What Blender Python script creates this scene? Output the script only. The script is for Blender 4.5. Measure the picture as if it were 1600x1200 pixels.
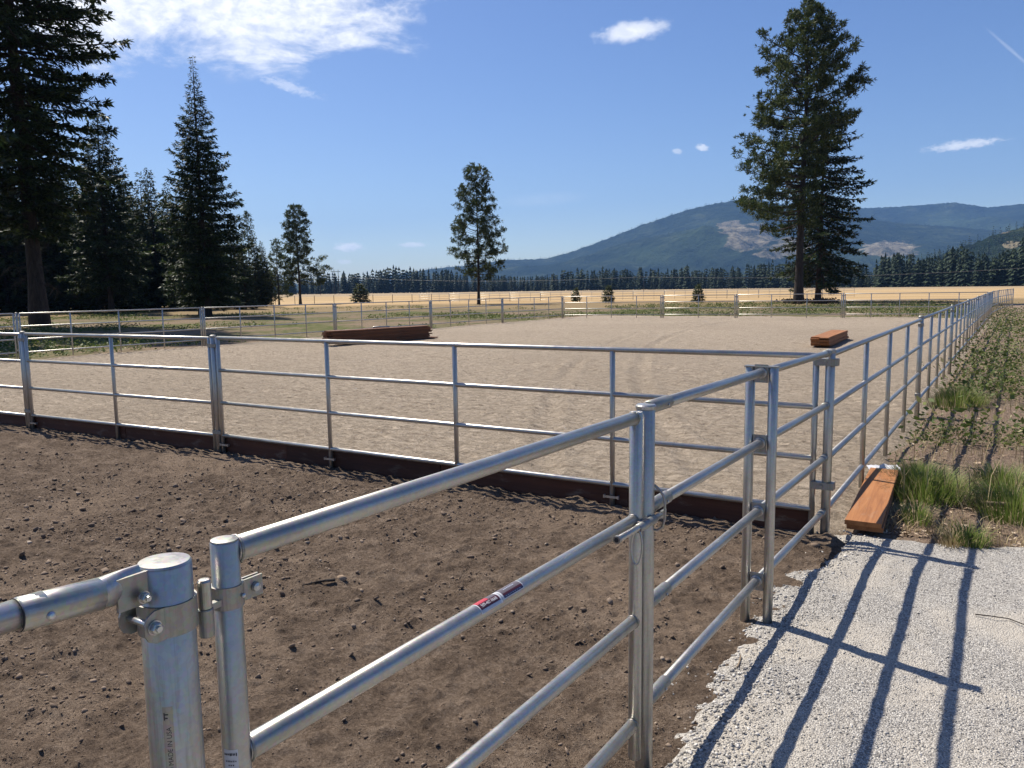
import bpy, math, random
import numpy as np
from mathutils import Vector, Matrix, Quaternion

for _o in list(bpy.data.objects): bpy.data.objects.remove(_o)
S = bpy.context.scene
COL = S.collection
rad = math.radians

# ------------------------------------------------------------------ camera
EYE = np.array([0.0, 0.0, 2.02])
RM = np.array([[0.8436985893848667, 0.05213555076239136, -0.5342794911061888],
               [0.5366326520378691, -0.10800581224559644, 0.8368752244438667],
               [-0.014074339657306964, -0.9927822665961914, -0.11910199030805352]])   # columns: right, down, forward
FOC = 1232.0
cam_d = bpy.data.cameras.new('camera'); cam = bpy.data.objects.new('camera', cam_d); COL.objects.link(cam)
cam_d.sensor_width = 36.0; cam_d.lens = FOC / 1600.0 * 36.0
cam_d.clip_start = 0.05; cam_d.clip_end = 40000.0
_m = Matrix.Identity(4)
for _i in range(3):
    _m[_i][0] = RM[_i, 0]; _m[_i][1] = -RM[_i, 1]; _m[_i][2] = -RM[_i, 2]; _m[_i][3] = EYE[_i]
cam.matrix_world = _m
S.camera = cam

# ------------------------------------------------------------------ exposure / render settings
S.view_settings.view_transform = 'Standard'; S.view_settings.look = 'None'
S.view_settings.gamma = 1.0; S.view_settings.exposure = 0.54; S.view_settings.use_curve_mapping = False
S.cycles.use_denoising = True
S.cycles.max_bounces = 6; S.cycles.diffuse_bounces = 2; S.cycles.glossy_bounces = 2
S.cycles.transmission_bounces = 3; S.cycles.transparent_max_bounces = 6; S.cycles.volume_bounces = 0
S.cycles.caustics_reflective = False; S.cycles.caustics_refractive = False

# ------------------------------------------------------------------ node helpers
def lin(*c):
    return tuple(((v / 255.0) / 12.92 if v <= 10.3 else (((v / 255.0) + 0.055) / 1.055) ** 2.4) for v in c) + (1.0,)

class NT:
    def __init__(s, tree): s.t = tree; s.n = tree.nodes; s.l = tree.links
    def new(s, kind, **kw):
        n = s.n.new(kind)
        for k, v in kw.items(): setattr(n, k, v)
        return n
    def put(s, sock, v):
        if v is None: return
        if isinstance(v, bpy.types.NodeSocket): s.l.new(v, sock)
        else: sock.default_value = v
    def math(s, op, a, b=None, c=None, clamp=False):
        n = s.new('ShaderNodeMath', operation=op, use_clamp=clamp)
        s.put(n.inputs[0], a); s.put(n.inputs[1], b); s.put(n.inputs[2], c)
        return n.outputs[0]
    def vmath(s, op, a, b=None):
        n = s.new('ShaderNodeVectorMath', operation=op); s.put(n.inputs[0], a); s.put(n.inputs[1], b)
        return n.outputs[0]
    def sstep(s, v, a, b, lo=0.0, hi=1.0):
        n = s.new('ShaderNodeMapRange', interpolation_type='SMOOTHSTEP')
        s.put(n.inputs[0], v)
        n.inputs[1].default_value = a; n.inputs[2].default_value = b; n.inputs[3].default_value = lo; n.inputs[4].default_value = hi
        return n.outputs[0]
    def noise(s, vec, scale, detail=4.0, rough=0.55, dist=0.0, out=0):
        n = s.new('ShaderNodeTexNoise'); s.put(n.inputs['Vector'], vec)
        n.inputs['Scale'].default_value = scale; n.inputs['Detail'].default_value = detail
        n.inputs['Roughness'].default_value = rough; n.inputs['Distortion'].default_value = dist
        return n.outputs[out]
    def voro(s, vec, scale, feature='F1', out='Distance', rnd=1.0):
        n = s.new('ShaderNodeTexVoronoi', feature=feature); s.put(n.inputs['Vector'], vec)
        n.inputs['Scale'].default_value = scale; n.inputs['Randomness'].default_value = rnd
        return n.outputs[out]
    def mix(s, f, a, b, blend='MIX'):
        n = s.new('ShaderNodeMix', data_type='RGBA', blend_type=blend)
        s.put(n.inputs[0], f); s.put(n.inputs[6], a); s.put(n.inputs[7], b)
        return n.outputs[2]
    def ramp(s, f, stops):
        n = s.new('ShaderNodeValToRGB'); s.put(n.inputs[0], f)
        e = n.color_ramp.elements
        while len(e) < len(stops): e.new(0.5)
        for k, (p, c) in enumerate(stops): e[k].position = p; e[k].color = c if len(c) == 4 else tuple(c) + (1,)
        return n.outputs[0]
    def scalev(s, vec, sc):
        n = s.new('ShaderNodeMapping'); s.put(n.inputs[0], vec); n.inputs['Scale'].default_value = sc
        return n.outputs[0]
    def bump(s, h, strength, dist, normal=None):
        n = s.new('ShaderNodeBump'); n.inputs['Strength'].default_value = strength; n.inputs['Distance'].default_value = dist
        s.put(n.inputs['Height'], h); s.put(n.inputs['Normal'], normal)
        return n.outputs[0]

def material(name):
    m = bpy.data.materials.new(name); m.use_nodes = True
    t = NT(m.node_tree)
    b = next(n for n in t.n if n.type == 'BSDF_PRINCIPLED')
    return m, t, b

# ------------------------------------------------------------------ sky, sun
SUN_EL = rad(54.0)
SUN_AZ = (-0.970, 0.245)                     # horizontal direction towards the sun
w = bpy.data.worlds.new('World'); S.world = w; w.use_nodes = True
W = NT(w.node_tree)
bg = next(n for n in W.n if n.type == 'BACKGROUND')
sky = W.new('ShaderNodeTexSky', sky_type='NISHITA')
sky.sun_disc = False; sky.sun_elevation = SUN_EL
sky.sun_rotation = math.atan2(SUN_AZ[0], SUN_AZ[1])
sky.altitude = 700.0; sky.air_density = 1.0; sky.dust_density = 0.9; sky.ozone_density = 1.6
tc = W.new('ShaderNodeTexCoord')
dirv = tc.outputs['Generated']
sx = W.new('ShaderNodeSeparateXYZ'); W.l.new(dirv, sx.inputs[0])
azn = W.math('ARCTAN2', sx.outputs[0], sx.outputs[1])
eln = W.math('ARCSINE', sx.outputs[2])
cx = W.new('ShaderNodeCombineXYZ'); W.l.new(azn, cx.inputs[0]); W.l.new(eln, cx.inputs[1])
ae = cx.outputs[0]
n_soft = W.noise(W.scalev(ae, (1.0, 2.2, 1.0)), 9.0, 6.0, 0.62, 0.4)
n_fine = W.noise(W.scalev(ae, (1.0, 1.7, 1.0)), 48.0, 5.0, 0.6, 0.3)
n_cell = W.noise(W.scalev(ae, (1.0, 1.5, 1.0)), 85.0, 4.0, 0.65, 0.2)
n_tiny = W.noise(W.scalev(ae, (1.0, 2.0, 1.0)), 130.0, 5.0, 0.6, 0.5)
def blob(az, el, hw, hh, tilt, warp, edge0, edge1, noise, gain=1.0):
    ca, sa = math.cos(rad(tilt)), math.sin(rad(tilt))
    du = W.math('SUBTRACT', azn, rad(az)); dv = W.math('SUBTRACT', eln, rad(el))
    u = W.math('ADD', W.math('MULTIPLY', du, ca / rad(hw)), W.math('MULTIPLY', dv, sa / rad(hw)))
    v = W.math('ADD', W.math('MULTIPLY', du, -sa / rad(hh)), W.math('MULTIPLY', dv, ca / rad(hh)))
    r = W.math('SQRT', W.math('ADD', W.math('MULTIPLY', u, u), W.math('MULTIPLY', v, v)))
    r = W.math('ADD', r, W.math('MULTIPLY', W.math('SUBTRACT', noise, 0.5), warp))
    return W.math('MULTIPLY', W.sstep(r, edge0, edge1, 1.0, 0.0), gain)
# azimuth (deg, clockwise from the far end of the arena), elevation, half sizes
big = blob(-53.5, 22.9, 20.5, 9.4, 5.0, 1.10, 0.68, 0.99, n_soft, 1.0)
big = W.math('MULTIPLY', big, W.sstep(n_cell, 0.30, 0.56, 0.88, 1.0))
big = W.math('MULTIPLY', big, W.sstep(n_fine, 0.28, 0.5, 0.82, 1.0))
wisp = [blob(-24.0, 16.95, 2.9, 0.75, 5.0, 1.5, 0.25, 1.05, n_fine, 0.9),
        blob(-3.3, 8.4, 2.4, 0.34, 2.0, 1.5, 0.25, 1.05, n_tiny, 0.75),
        blob(-43.95, 3.12, 1.15, 0.36, 0.0, 1.3, 0.4, 1.1, n_tiny, 0.85),
        blob(-39.5, 3.25, 1.2, 0.2, 0.0, 1.2, 0.4, 1.1, n_tiny, 0.7),
        blob(-44.3, 2.1, 0.6, 0.2, 0.0, 1.2, 0.4, 1.1, n_tiny, 0.5),
        blob(-19.1, 9.4, 0.5, 0.28, -20.0, 1.2, 0.4, 1.1, n_tiny, 0.65),
        blob(-20.8, 9.25, 0.4, 0.2, -10.0, 1.2, 0.4, 1.1, n_tiny, 0.45),
        blob(-1.0, 13.4, 2.2, 0.10, -46.0, 0.9, 0.2, 1.2, n_fine, 0.2),
        blob(-47.6, 13.6, 2.4, 0.4, -16.0, 1.9, 0.2, 1.1, n_tiny, 0.4),
        blob(-30.0, 6.3, 3.5, 0.5, 3.0, 1.0, 0.2, 1.2, n_soft, 0.10),
        blob(16.0, 13.0, 5.0, 0.9, 4.0, 1.2, 0.35, 1.1, n_fine, 0.6),
        blob(38.0, 9.0, 3.5, 0.6, -3.0, 1.2, 0.35, 1.1, n_fine, 0.6),
        blob(-95.0, 12.0, 4.0, 0.7, 3.0, 1.2, 0.35, 1.1, n_fine, 0.6)]
cf = big
for b_ in wisp: cf = W.math('MAXIMUM', cf, b_)
sky_hsv = W.new('ShaderNodeHueSaturation'); W.l.new(sky.outputs[0], sky_hsv.inputs['Color'])
sky_hsv.inputs['Hue'].default_value = 0.513; sky_hsv.inputs['Saturation'].default_value = 1.22; sky_hsv.inputs['Value'].default_value = 1.0
cloudcol = W.mix(W.sstep(n_fine, 0.35, 0.65), (8.2, 8.5, 9.2, 1), (10.4, 10.4, 10.6, 1))
W.l.new(W.mix(cf, sky_hsv.outputs[0], cloudcol), bg.inputs['Color'])
bg.inputs['Strength'].default_value = 0.084

sun_d = bpy.data.lights.new('sun', 'SUN'); sun = bpy.data.objects.new('sun', sun_d); COL.objects.link(sun)
sun_d.energy = 5.0; sun_d.angle = rad(0.55); sun_d.color = (1.0, 0.93, 0.82)
_sd = Vector((SUN_AZ[0] * math.cos(SUN_EL), SUN_AZ[1] * math.cos(SUN_EL), math.sin(SUN_EL)))
sun.rotation_euler = (-_sd).to_track_quat('-Z', 'Y').to_euler()
sun.location = (0, 0, 60)

# ------------------------------------------------------------------ geometry helpers
def ray(px, py):
    v = RM @ np.array([(px - 800.0) / FOC, (py - 600.0) / FOC, 1.0]); return v / np.linalg.norm(v)
def at(px, py, z=0.0):
    d = ray(px, py); return EYE + d * ((z - EYE[2]) / d[2])
def bearing(px, dist):
    d = ray(px, 450.0); n = math.hypot(d[0], d[1]); return np.array([d[0] / n * dist, d[1] / n * dist])

def tag(o, label=None, cat=None, group=None, kind=None):
    if label: o['label'] = label
    if cat: o['category'] = cat
    if group: o['group'] = group
    if kind: o['kind'] = kind
    return o
def empty(name, loc, rz=0.0, label=None, cat=None, group=None):
    o = bpy.data.objects.new(name, None); COL.objects.link(o); o.location = loc; o.rotation_euler = (0, 0, rz)
    o.empty_display_size = 0.1
    return tag(o, label, cat, group)
def link(name, me, parent=None, loc=(0, 0, 0), rot=None):
    o = bpy.data.objects.new(name, me); COL.objects.link(o); o.parent = parent; o.location = loc
    if rot is not None:
        o.rotation_mode = 'QUATERNION'; o.rotation_quaternion = rot
    return o
def copy_tree(o, parent=None):
    c = o.copy(); COL.objects.link(c); c.parent = parent
    for ch in o.children: copy_tree(ch, c)
    return c
def sub(o, part):
    """hang o, built in its thing's coordinates, under one of the thing's parts"""
    o.parent = part; o.matrix_parent_inverse = part.matrix_basis.inverted(); return o
def np_mesh(name, V, F, mat=None, smooth=False):
    """V (n,3) array, F (m,3|4) array"""
    V = np.asarray(V, dtype=np.float32); F = np.asarray(F, dtype=np.int32)
    me = bpy.data.meshes.new(name)
    k = F.shape[1]
    me.vertices.add(len(V)); me.vertices.foreach_set('co', V.ravel())
    me.loops.add(F.size); me.loops.foreach_set('vertex_index', F.ravel())
    me.polygons.add(len(F)); me.polygons.foreach_set('loop_start', np.arange(0, F.size, k, dtype=np.int32))
    me.update(calc_edges=True)
    if smooth: me.polygons.foreach_set('use_smooth', np.ones(len(F), dtype=bool))
    if mat: me.materials.append(mat)
    me.update()
    return me
class MB:
    """collects rings, boxes and tubes into one mesh"""
    def __init__(s): s.v = []; s.f = []; s.sm = []
    def add(s, vs, fs, smooth=False):
        o = len(s.v); s.v += [tuple(p) for p in vs]
        for f in fs: s.f.append(tuple(i + o for i in f)); s.sm.append(smooth)
    def box(s, c, d, rz=0.0):
        hx, hy, hz = d[0] / 2, d[1] / 2, d[2] / 2; ca, sa = math.cos(rz), math.sin(rz)
        vs = []
        for z in (-hz, hz):
            for x, y in ((-hx, -hy), (hx, -hy), (hx, hy), (-hx, hy)):
                vs.append((c[0] + x * ca - y * sa, c[1] + x * sa + y * ca, c[2] + z))
        s.add(vs, [(3, 2, 1, 0), (4, 5, 6, 7), (0, 1, 5, 4), (1, 2, 6, 5), (2, 3, 7, 6), (3, 0, 4, 7)])
    def path(s, pts, rads, n=10, caps=True, closed=False):
        pts = [Vector(p) for p in pts]
        if not hasattr(rads, '__len__'): rads = [rads] * len(pts)
        rings = []; up = None
        for i, p in enumerate(pts):
            if closed: t = pts[(i + 1) % len(pts)] - pts[i - 1]
            else: t = pts[min(i + 1, len(pts) - 1)] - pts[max(i - 1, 0)]
            t.normalize()
            if up is None: up = t.orthogonal().normalized()
            up = (up - t * up.dot(t)).normalized(); sd = t.cross(up)
            rings.append([p + (up * math.cos(2 * math.pi * k / n) + sd * math.sin(2 * math.pi * k / n)) * rads[i] for k in range(n)])
        vs = [v for r in rings for v in r]; fs = []
        m = len(pts); last = m if closed else m - 1
        for i in range(last):
            a, b = i * n, ((i + 1) % m) * n
            for k in range(n): fs.append((a + k, a + (k + 1) % n, b + (k + 1) % n, b + k))
        s.add(vs, fs, True)
        if caps and not closed:
            s.add(rings[0], [tuple(range(n - 1, -1, -1))]); s.add(rings[-1], [tuple(range(n))])
    def lathe(s, prof, c=(0, 0, 0), n=16, axis='z'):
        vs = []; fs = []
        for r, z in prof:
            for k in range(n):
                a = 2 * math.pi * k / n; x, y = r * math.cos(a), r * math.sin(a)
                p = (x, y, z) if axis == 'z' else ((z, x, y) if axis == 'x' else (y, z, x))
                vs.append((c[0] + p[0], c[1] + p[1], c[2] + p[2]))
        for i in range(len(prof) - 1):
            for k in range(n): fs.append((i * n + k, i * n + (k + 1) % n, (i + 1) * n + (k + 1) % n, (i + 1) * n + k))
        s.add(vs, fs, False)
        s.add(vs[:n], [tuple(range(n - 1, -1, -1))]); s.add(vs[-n:], [tuple(range(n))])
    def mesh(s, name, mat, smooth=None):
        me = bpy.data.meshes.new(name); me.from_pydata(s.v, [], s.f)
        me.polygons.foreach_set('use_smooth', s.sm if smooth is None else [smooth] * len(s.f))
        me.materials.append(mat); me.update(); return me
    def build(s, name, mat, parent=None, loc=(0, 0, 0), smooth=None):
        return link(name, s.mesh(name, mat, smooth), parent, loc)

_tubes = {}
def tube_mesh(r, L, mat, n=16):
    key = (round(r, 4), round(L, 3), mat.name, n)
    if key not in _tubes:
        b = MB(); e = min(0.0025, r * 0.1)
        b.path([(0, 0, 0), (0, 0, e), (0, 0, L - e), (0, 0, L)], [r - e, r, r, r - e], n)
        _tubes[key] = b.mesh('tube', mat)
    return _tubes[key]
def tube(name, p, q, r, mat, parent=None, n=16):
    p = Vector(p); q = Vector(q); d = q - p
    return link(name, tube_mesh(r, d.length, mat, n), parent, p, Vector((0, 0, 1)).rotation_difference(d.normalized()))

# value noise for real ground relief
_rng = np.random.default_rng(7)
_lat = _rng.random((256, 256)).astype(np.float32)
def vnoise(x, y):
    xi = np.floor(x).astype(int); yi = np.floor(y).astype(int); fx = x - xi; fy = y - yi
    fx = fx * fx * (3 - 2 * fx); fy = fy * fy * (3 - 2 * fy)
    a = _lat[xi & 255, yi & 255]; b = _lat[(xi + 1) & 255, yi & 255]; c = _lat[xi & 255, (yi + 1) & 255]; d = _lat[(xi + 1) & 255, (yi + 1) & 255]
    return (a * (1 - fx) + b * fx) * (1 - fy) + (c * (1 - fx) + d * fx) * fy - 0.5
def fbm(x, y, s, o=4, g=0.5):
    r = 0; a = 1.0
    for k in range(o): r = r + a * vnoise(x * s + 17.3 * k, y * s + 9.1 * k); a *= g; s *= 2.03
    return r
def grid_mesh(name, xs, ys, zf, mat, smooth=True):
    X, Y = np.meshgrid(xs, ys); Z = zf(X, Y)
    V = np.stack([X, Y, Z], -1).reshape(-1, 3); nx, ny = len(xs), len(ys)
    i = np.arange((ny - 1) * nx).reshape(ny - 1, nx)[:, :-1].ravel()
    return np_mesh(name, V, np.stack([i, i + 1, i + nx + 1, i + nx], -1), mat, smooth)

# ------------------------------------------------------------------ materials
def mat_galv(name='galvanised_steel', base=(0.50, 0.485, 0.45), rough=0.36):
    m, t, b = material(name)
    tcn = t.new('ShaderNodeTexCoord'); v = tcn.outputs['Object']
    n1 = t.noise(v, 14.0, 5, 0.6); n2 = t.noise(t.scalev(v, (60, 60, 3)), 1.0, 4, 0.6); sp = t.voro(v, 130.0, out='Color')
    oi = t.new('ShaderNodeObjectInfo')
    c = t.mix(n1, (base[0] * 0.72, base[1] * 0.72, base[2] * 0.72, 1), (base[0] * 1.12, base[1] * 1.12, base[2] * 1.12, 1))
    c = t.mix(t.math('MULTIPLY', t.sstep(n2, 0.48, 0.66), 0.5), c, (0.25, 0.235, 0.195, 1))
    c = t.mix(0.16, c, sp, 'SOFT_LIGHT')
    c = t.mix(t.math('MULTIPLY', oi.outputs['Random'], 0.25), c, (0.33, 0.32, 0.30, 1))
    t.l.new(c, b.inputs['Base Color']); b.inputs['Metallic'].default_value = 0.82
    t.put(b.inputs['Roughness'], t.math('ADD', t.math('MULTIPLY', n1, 0.22), rough - 0.1))
    t.put(b.inputs['Normal'], t.bump(t.noise(v, 60, 3), 0.05, 0.004))
    return m
M = {}
M['galv'] = mat_galv()
M['galv_dull'] = mat_galv('weathered_galvanised_steel', (0.36, 0.35, 0.325), 0.50)
M['zinc'] = mat_galv('zinc_plated_steel', (0.62, 0.62, 0.62), 0.30)

def mat_wood(name, c1, c2, c3, rough=0.75):
    m, t, b = material(name)
    v = t.new('ShaderNodeTexCoord').outputs['Object']
    g = t.noise(t.scalev(v, (1.2, 26, 26)), 1.0, 6, 0.65, 0.6); p = t.noise(v, 1.6, 4, 0.6)
    oi = t.new('ShaderNodeObjectInfo')
    c = t.ramp(g, [(0.3, c1), (0.5, c2), (0.72, c3)])
    c = t.mix(t.math('MULTIPLY', p, 0.5), c, tuple(k * 0.6 for k in c1[:3]) + (1,))
    dust = t.noise(t.scalev(v, (3, 9, 9)), 1.0, 5, 0.7, 0.5)
    c = t.mix(t.math('MULTIPLY', t.sstep(dust, 0.55, 0.72), 0.30), c, (0.30, 0.235, 0.17, 1))
    h = t.new('ShaderNodeHueSaturation'); t.l.new(c, h.inputs['Color']); t.put(h.inputs['Value'], t.math('ADD', t.math('MULTIPLY', oi.outputs['Random'], 0.5), 0.75))
    t.l.new(h.outputs[0], b.inputs['Base Color']); b.inputs['Roughness'].default_value = rough
    t.put(b.inputs['Normal'], t.bump(g, 0.35, 0.004))
    return m
M['board'] = mat_wood('stained_board', (0.23, 0.084, 0.024, 1), (0.36, 0.145, 0.045, 1), (0.45, 0.20, 0.07, 1))
M['stack'] = mat_wood('shade_toned_board', (0.08, 0.027, 0.010, 1), (0.16, 0.058, 0.02, 1), (0.25, 0.098, 0.036, 1))  # stained board again, the stack's shaded side painted in as darker colour
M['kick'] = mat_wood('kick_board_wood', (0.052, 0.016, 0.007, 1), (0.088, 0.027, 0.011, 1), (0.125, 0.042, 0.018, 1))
M['branchwood'] = mat_wood('dry_wood', (0.16, 0.12, 0.08, 1), (0.24, 0.18, 0.12, 1), (0.34, 0.27, 0.18, 1), 0.9)

def mat_plain(name, col, rough=0.6, metal=0.0):
    m, t, b = material(name)
    n = t.noise(t.new('ShaderNodeTexCoord').outputs['Object'], 40.0, 3)
    t.l.new(t.mix(t.math('MULTIPLY', n, 0.35), col, tuple(k * 0.7 for k in col[:3]) + (1,)), b.inputs['Base Color'])
    b.inputs['Roughness'].default_value = rough; b.inputs['Metallic'].default_value = metal
    return m
M['black_ink'] = mat_plain('black_ink', (0.03, 0.03, 0.035, 1), 0.7)
M['white_print'] = mat_plain('white_print', (0.75, 0.75, 0.76, 1), 0.5)
M['label_white'] = mat_plain('white_label', (0.62, 0.63, 0.66, 1), 0.45)
M['label_red'] = mat_plain('red_label', (0.50, 0.045, 0.06, 1), 0.4)
M['label_maroon'] = mat_plain('maroon_label', (0.07, 0.012, 0.02, 1), 0.4)
M['label_grey'] = mat_plain('charcoal_label', (0.13, 0.11, 0.12, 1), 0.4)
M['label_navy'] = mat_plain('navy_label', (0.03, 0.03, 0.09, 1), 0.4)
M['label_silver'] = mat_plain('silver_label', (0.42, 0.48, 0.58, 1), 0.35)
M['plastic_white'] = mat_plain('white_wrapper', (0.72, 0.72, 0.74, 1), 0.4)
M['dark_seam'] = mat_plain('dark_seam', (0.03, 0.03, 0.035, 1), 0.7)

def pos(t): return t.new('ShaderNodeNewGeometry').outputs['Position']
def mat_dirt():
    m, t, b = material('brown_dirt'); v = pos(t)
    big_ = t.noise(v, 0.55, 4, 0.55, 0.3); mid = t.noise(v, 3.5, 5, 0.6, 0.3); fine = t.noise(v, 42, 5, 0.65); grit = t.noise(v, 170, 3, 0.6)
    c = t.ramp(t.math('ADD', t.math('MULTIPLY', mid, 0.5), t.math('MULTIPLY', fine, 0.5)),
               [(0.36, (0.092, 0.064, 0.045, 1)), (0.5, (0.190, 0.138, 0.098, 1)), (0.63, (0.30, 0.228, 0.168, 1))])
    c = t.mix(t.math('MULTIPLY', t.sstep(big_, 0.5, 0.66), 0.65), c, (0.30, 0.222, 0.158, 1))
    c = t.mix(t.math('MULTIPLY', t.sstep(grit, 0.62, 0.75), 0.35), c, (0.32, 0.26, 0.20, 1))
    t.l.new(c, b.inputs['Base Color']); b.inputs['Roughness'].default_value = 0.95; b.inputs['Specular IOR Level'].default_value = 0.15
    n = t.bump(fine, 1.0, 0.05); t.put(b.inputs['Normal'], t.bump(grit, 1.0, 0.016, n))
    return m
def mat_sand():
    m, t, b = material('arena_sand'); v = pos(t)
    big_ = t.noise(v, 0.16, 4, 0.55, 0.4)
    mid = t.noise(t.scalev(v, (1.2, 4.0, 1)), 1.4, 5, 0.65, 0.5)
    rake = t.noise(t.scalev(v, (4.0, 6.5, 1)), 1.0, 6, 0.74, 0.8)
    fine = t.noise(v, 15, 5, 0.72)
    c = t.ramp(t.math('ADD', t.math('MULTIPLY', rake, 0.5), t.math('MULTIPLY', fine, 0.5)),
               [(0.37, (0.25, 0.198, 0.146, 1)), (0.48, (0.42, 0.342, 0.256, 1)), (0.59, (0.55, 0.455, 0.348, 1))])
    c = t.mix(t.math('MULTIPLY', t.sstep(big_, 0.42, 0.62), 0.3), c, (0.34, 0.275, 0.205, 1))
    c = t.mix(t.math('MULTIPLY', t.sstep(mid, 0.30, 0.44, 1.0, 0.0), 0.45), c, (0.24, 0.185, 0.135, 1))
    t.l.new(c, b.inputs['Base Color']); b.inputs['Roughness'].default_value = 0.95; b.inputs['Specular IOR Level'].default_value = 0.15
    n = t.bump(rake, 1.0, 0.16); t.put(b.inputs['Normal'], t.bump(fine, 1.0, 0.05, n))
    return m
def mat_gravel():
    m, t, b = material('grey_gravel'); v = pos(t)
    cell = t.voro(v, 130.0, out='Color'); cd = t.voro(v, 130.0); big_ = t.noise(v, 0.9, 4, 0.6, 0.4); fine = t.noise(v, 120, 3)
    s = t.new('ShaderNodeSeparateColor'); t.l.new(cell, s.inputs[0])
    c = t.ramp(s.outputs[0], [(0.0, (0.17, 0.16, 0.145, 1)), (0.35, (0.36, 0.335, 0.30, 1)), (0.7, (0.50, 0.47, 0.42, 1)), (1.0, (0.66, 0.63, 0.57, 1))])
    c = t.mix(t.sstep(cd, 0.35, 0.75, 0.0, 0.6), c, (0.16, 0.15, 0.14, 1))
    c = t.mix(t.math('MULTIPLY', t.sstep(big_, 0.46, 0.64), 0.65), c, (0.50, 0.45, 0.375, 1))
    t.l.new(c, b.inputs['Base Color']); b.inputs['Roughness'].default_value = 0.9; b.inputs['Specular IOR Level'].default_value = 0.2
    n = t.bump(t.math('SUBTRACT', 1.0, cd), 0.9, 0.008); t.put(b.inputs['Normal'], t.bump(fine, 0.4, 0.004, n))
    return m
def mat_soil():
    m, t, b = material('weedy_soil'); v = pos(t)
    n1 = t.noise(v, 0.8, 5, 0.6, 0.4); ch = t.noise(t.scalev(v, (30, 11, 20)), 1.0, 5, 0.7, 1.2); fine = t.noise(v, 60, 4, 0.65)
    c = t.ramp(t.math('ADD', t.math('MULTIPLY', ch, 0.6), t.math('MULTIPLY', fine, 0.4)),
               [(0.3, (0.10, 0.065, 0.042, 1)), (0.48, (0.25, 0.17, 0.115, 1)), (0.68, (0.44, 0.34, 0.235, 1))])
    c = t.mix(t.math('MULTIPLY', t.sstep(n1, 0.48, 0.62), 0.5), c, (0.30, 0.24, 0.15, 1))
    t.l.new(c, b.inputs['Base Color']); b.inputs['Roughness'].default_value = 0.95
    n = t.bump(ch, 1.0, 0.06); t.put(b.inputs['Normal'], t.bump(fine, 1.0, 0.03, n))
    return m
def mat_ground():
    m, t, b = material('pasture_and_field'); v = pos(t)
    sp = t.new('ShaderNodeSeparateXYZ'); t.l.new(v, sp.inputs[0])
    r = t.math('SQRT', t.math('ADD', t.math('MULTIPLY', sp.outputs[0], sp.outputs[0]), t.math('MULTIPLY', sp.outputs[1], sp.outputs[1])))
    wob = t.noise(v, 0.045, 4, 0.6); patch = t.noise(v, 0.16, 5, 0.6, 0.4); fine = t.noise(v, 2.2, 5, 0.7); vf = t.noise(v, 14, 4, 0.7)
    rw = t.math('ADD', r, t.math('MULTIPLY', t.math('SUBTRACT', wob, 0.5), 46.0))
    green = t.ramp(fine, [(0.3, (0.040, 0.055, 0.016, 1)), (0.5, (0.085, 0.100, 0.030, 1)), (0.7, (0.17, 0.155, 0.065, 1))])
    bare = t.ramp(vf, [(0.3, (0.12, 0.085, 0.058, 1)), (0.7, (0.27, 0.205, 0.14, 1))])
    near = t.mix(t.sstep(t.math('ADD', t.math('MULTIPLY', patch, 0.6), t.math('MULTIPLY', fine, 0.4)), 0.42, 0.56), green, bare)
    dry = t.ramp(fine, [(0.3, (0.17, 0.125, 0.065, 1)), (0.7, (0.29, 0.215, 0.12, 1))])
    streak = t.noise(t.scalev(v, (0.012, 0.10, 1)), 1.0, 5, 0.6)
    gold = t.ramp(streak, [(0.3, (0.32, 0.215, 0.105, 1)), (0.5, (0.43, 0.30, 0.155, 1)), (0.7, (0.50, 0.375, 0.215, 1))])
    pale = t.ramp(streak, [(0.3, (0.27, 0.205, 0.125, 1)), (0.7, (0.42, 0.32, 0.20, 1))])
    c = t.mix(t.sstep(rw, 80.0, 92.0), near, dry)
    c = t.mix(t.sstep(rw, 112.0, 126.0), c, gold)
    c = t.mix(t.sstep(rw, 300.0, 430.0), c, pale)
    c = t.mix(t.sstep(r, 1500.0, 2400.0), c, (0.05, 0.065, 0.03, 1))
    t.l.new(c, b.inputs['Base Color']); b.inputs['Roughness'].default_value = 1.0; b.inputs['Specular IOR Level'].default_value = 0.1
    t.put(b.inputs['Normal'], t.bump(fine, 0.8, 0.12))
    return m
def mat_island(name, stops, rough=0.9, trans=0.0, bump=0.0, noise_scale=None):
    """colour picked at random for each separate stone / leaf"""
    m, t, b = material(name)
    g = t.new('ShaderNodeNewGeometry')
    f = g.outputs['Random Per Island']
    c = t.ramp(f, stops)
    if noise_scale:
        n = t.noise(g.outputs['Position'], noise_scale, 3, 0.6)
        c = t.mix(t.math('MULTIPLY', t.sstep(n, 0.4, 0.65), 0.5), c, stops[0][1])
    t.l.new(c, b.inputs['Base Color']); b.inputs['Roughness'].default_value = rough; b.inputs['Specular IOR Level'].default_value = 0.25
    if trans:
        tr = t.new('ShaderNodeBsdfTranslucent'); t.l.new(c, tr.inputs[0])
        mx = t.new('ShaderNodeMixShader'); mx.inputs[0].default_value = trans
        out = next(n for n in t.n if n.type == 'OUTPUT_MATERIAL')
        t.l.new(b.outputs[0], mx.inputs[1]); t.l.new(tr.outputs[0], mx.inputs[2]); t.l.new(mx.outputs[0], out.inputs[0])
    return m
M['dirt'] = mat_dirt(); M['sand'] = mat_sand(); M['gravel'] = mat_gravel(); M['soil'] = mat_soil(); M['ground'] = mat_ground()
M['clod'] = mat_island('dirt_clods', [(0.0, (0.11, 0.078, 0.055, 1)), (0.6, (0.19, 0.139, 0.100, 1)), (0.95, (0.26, 0.196, 0.144, 1)), (0.99, (0.32, 0.255, 0.19, 1)), (1.0, (0.42, 0.35, 0.28, 1))])
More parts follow.
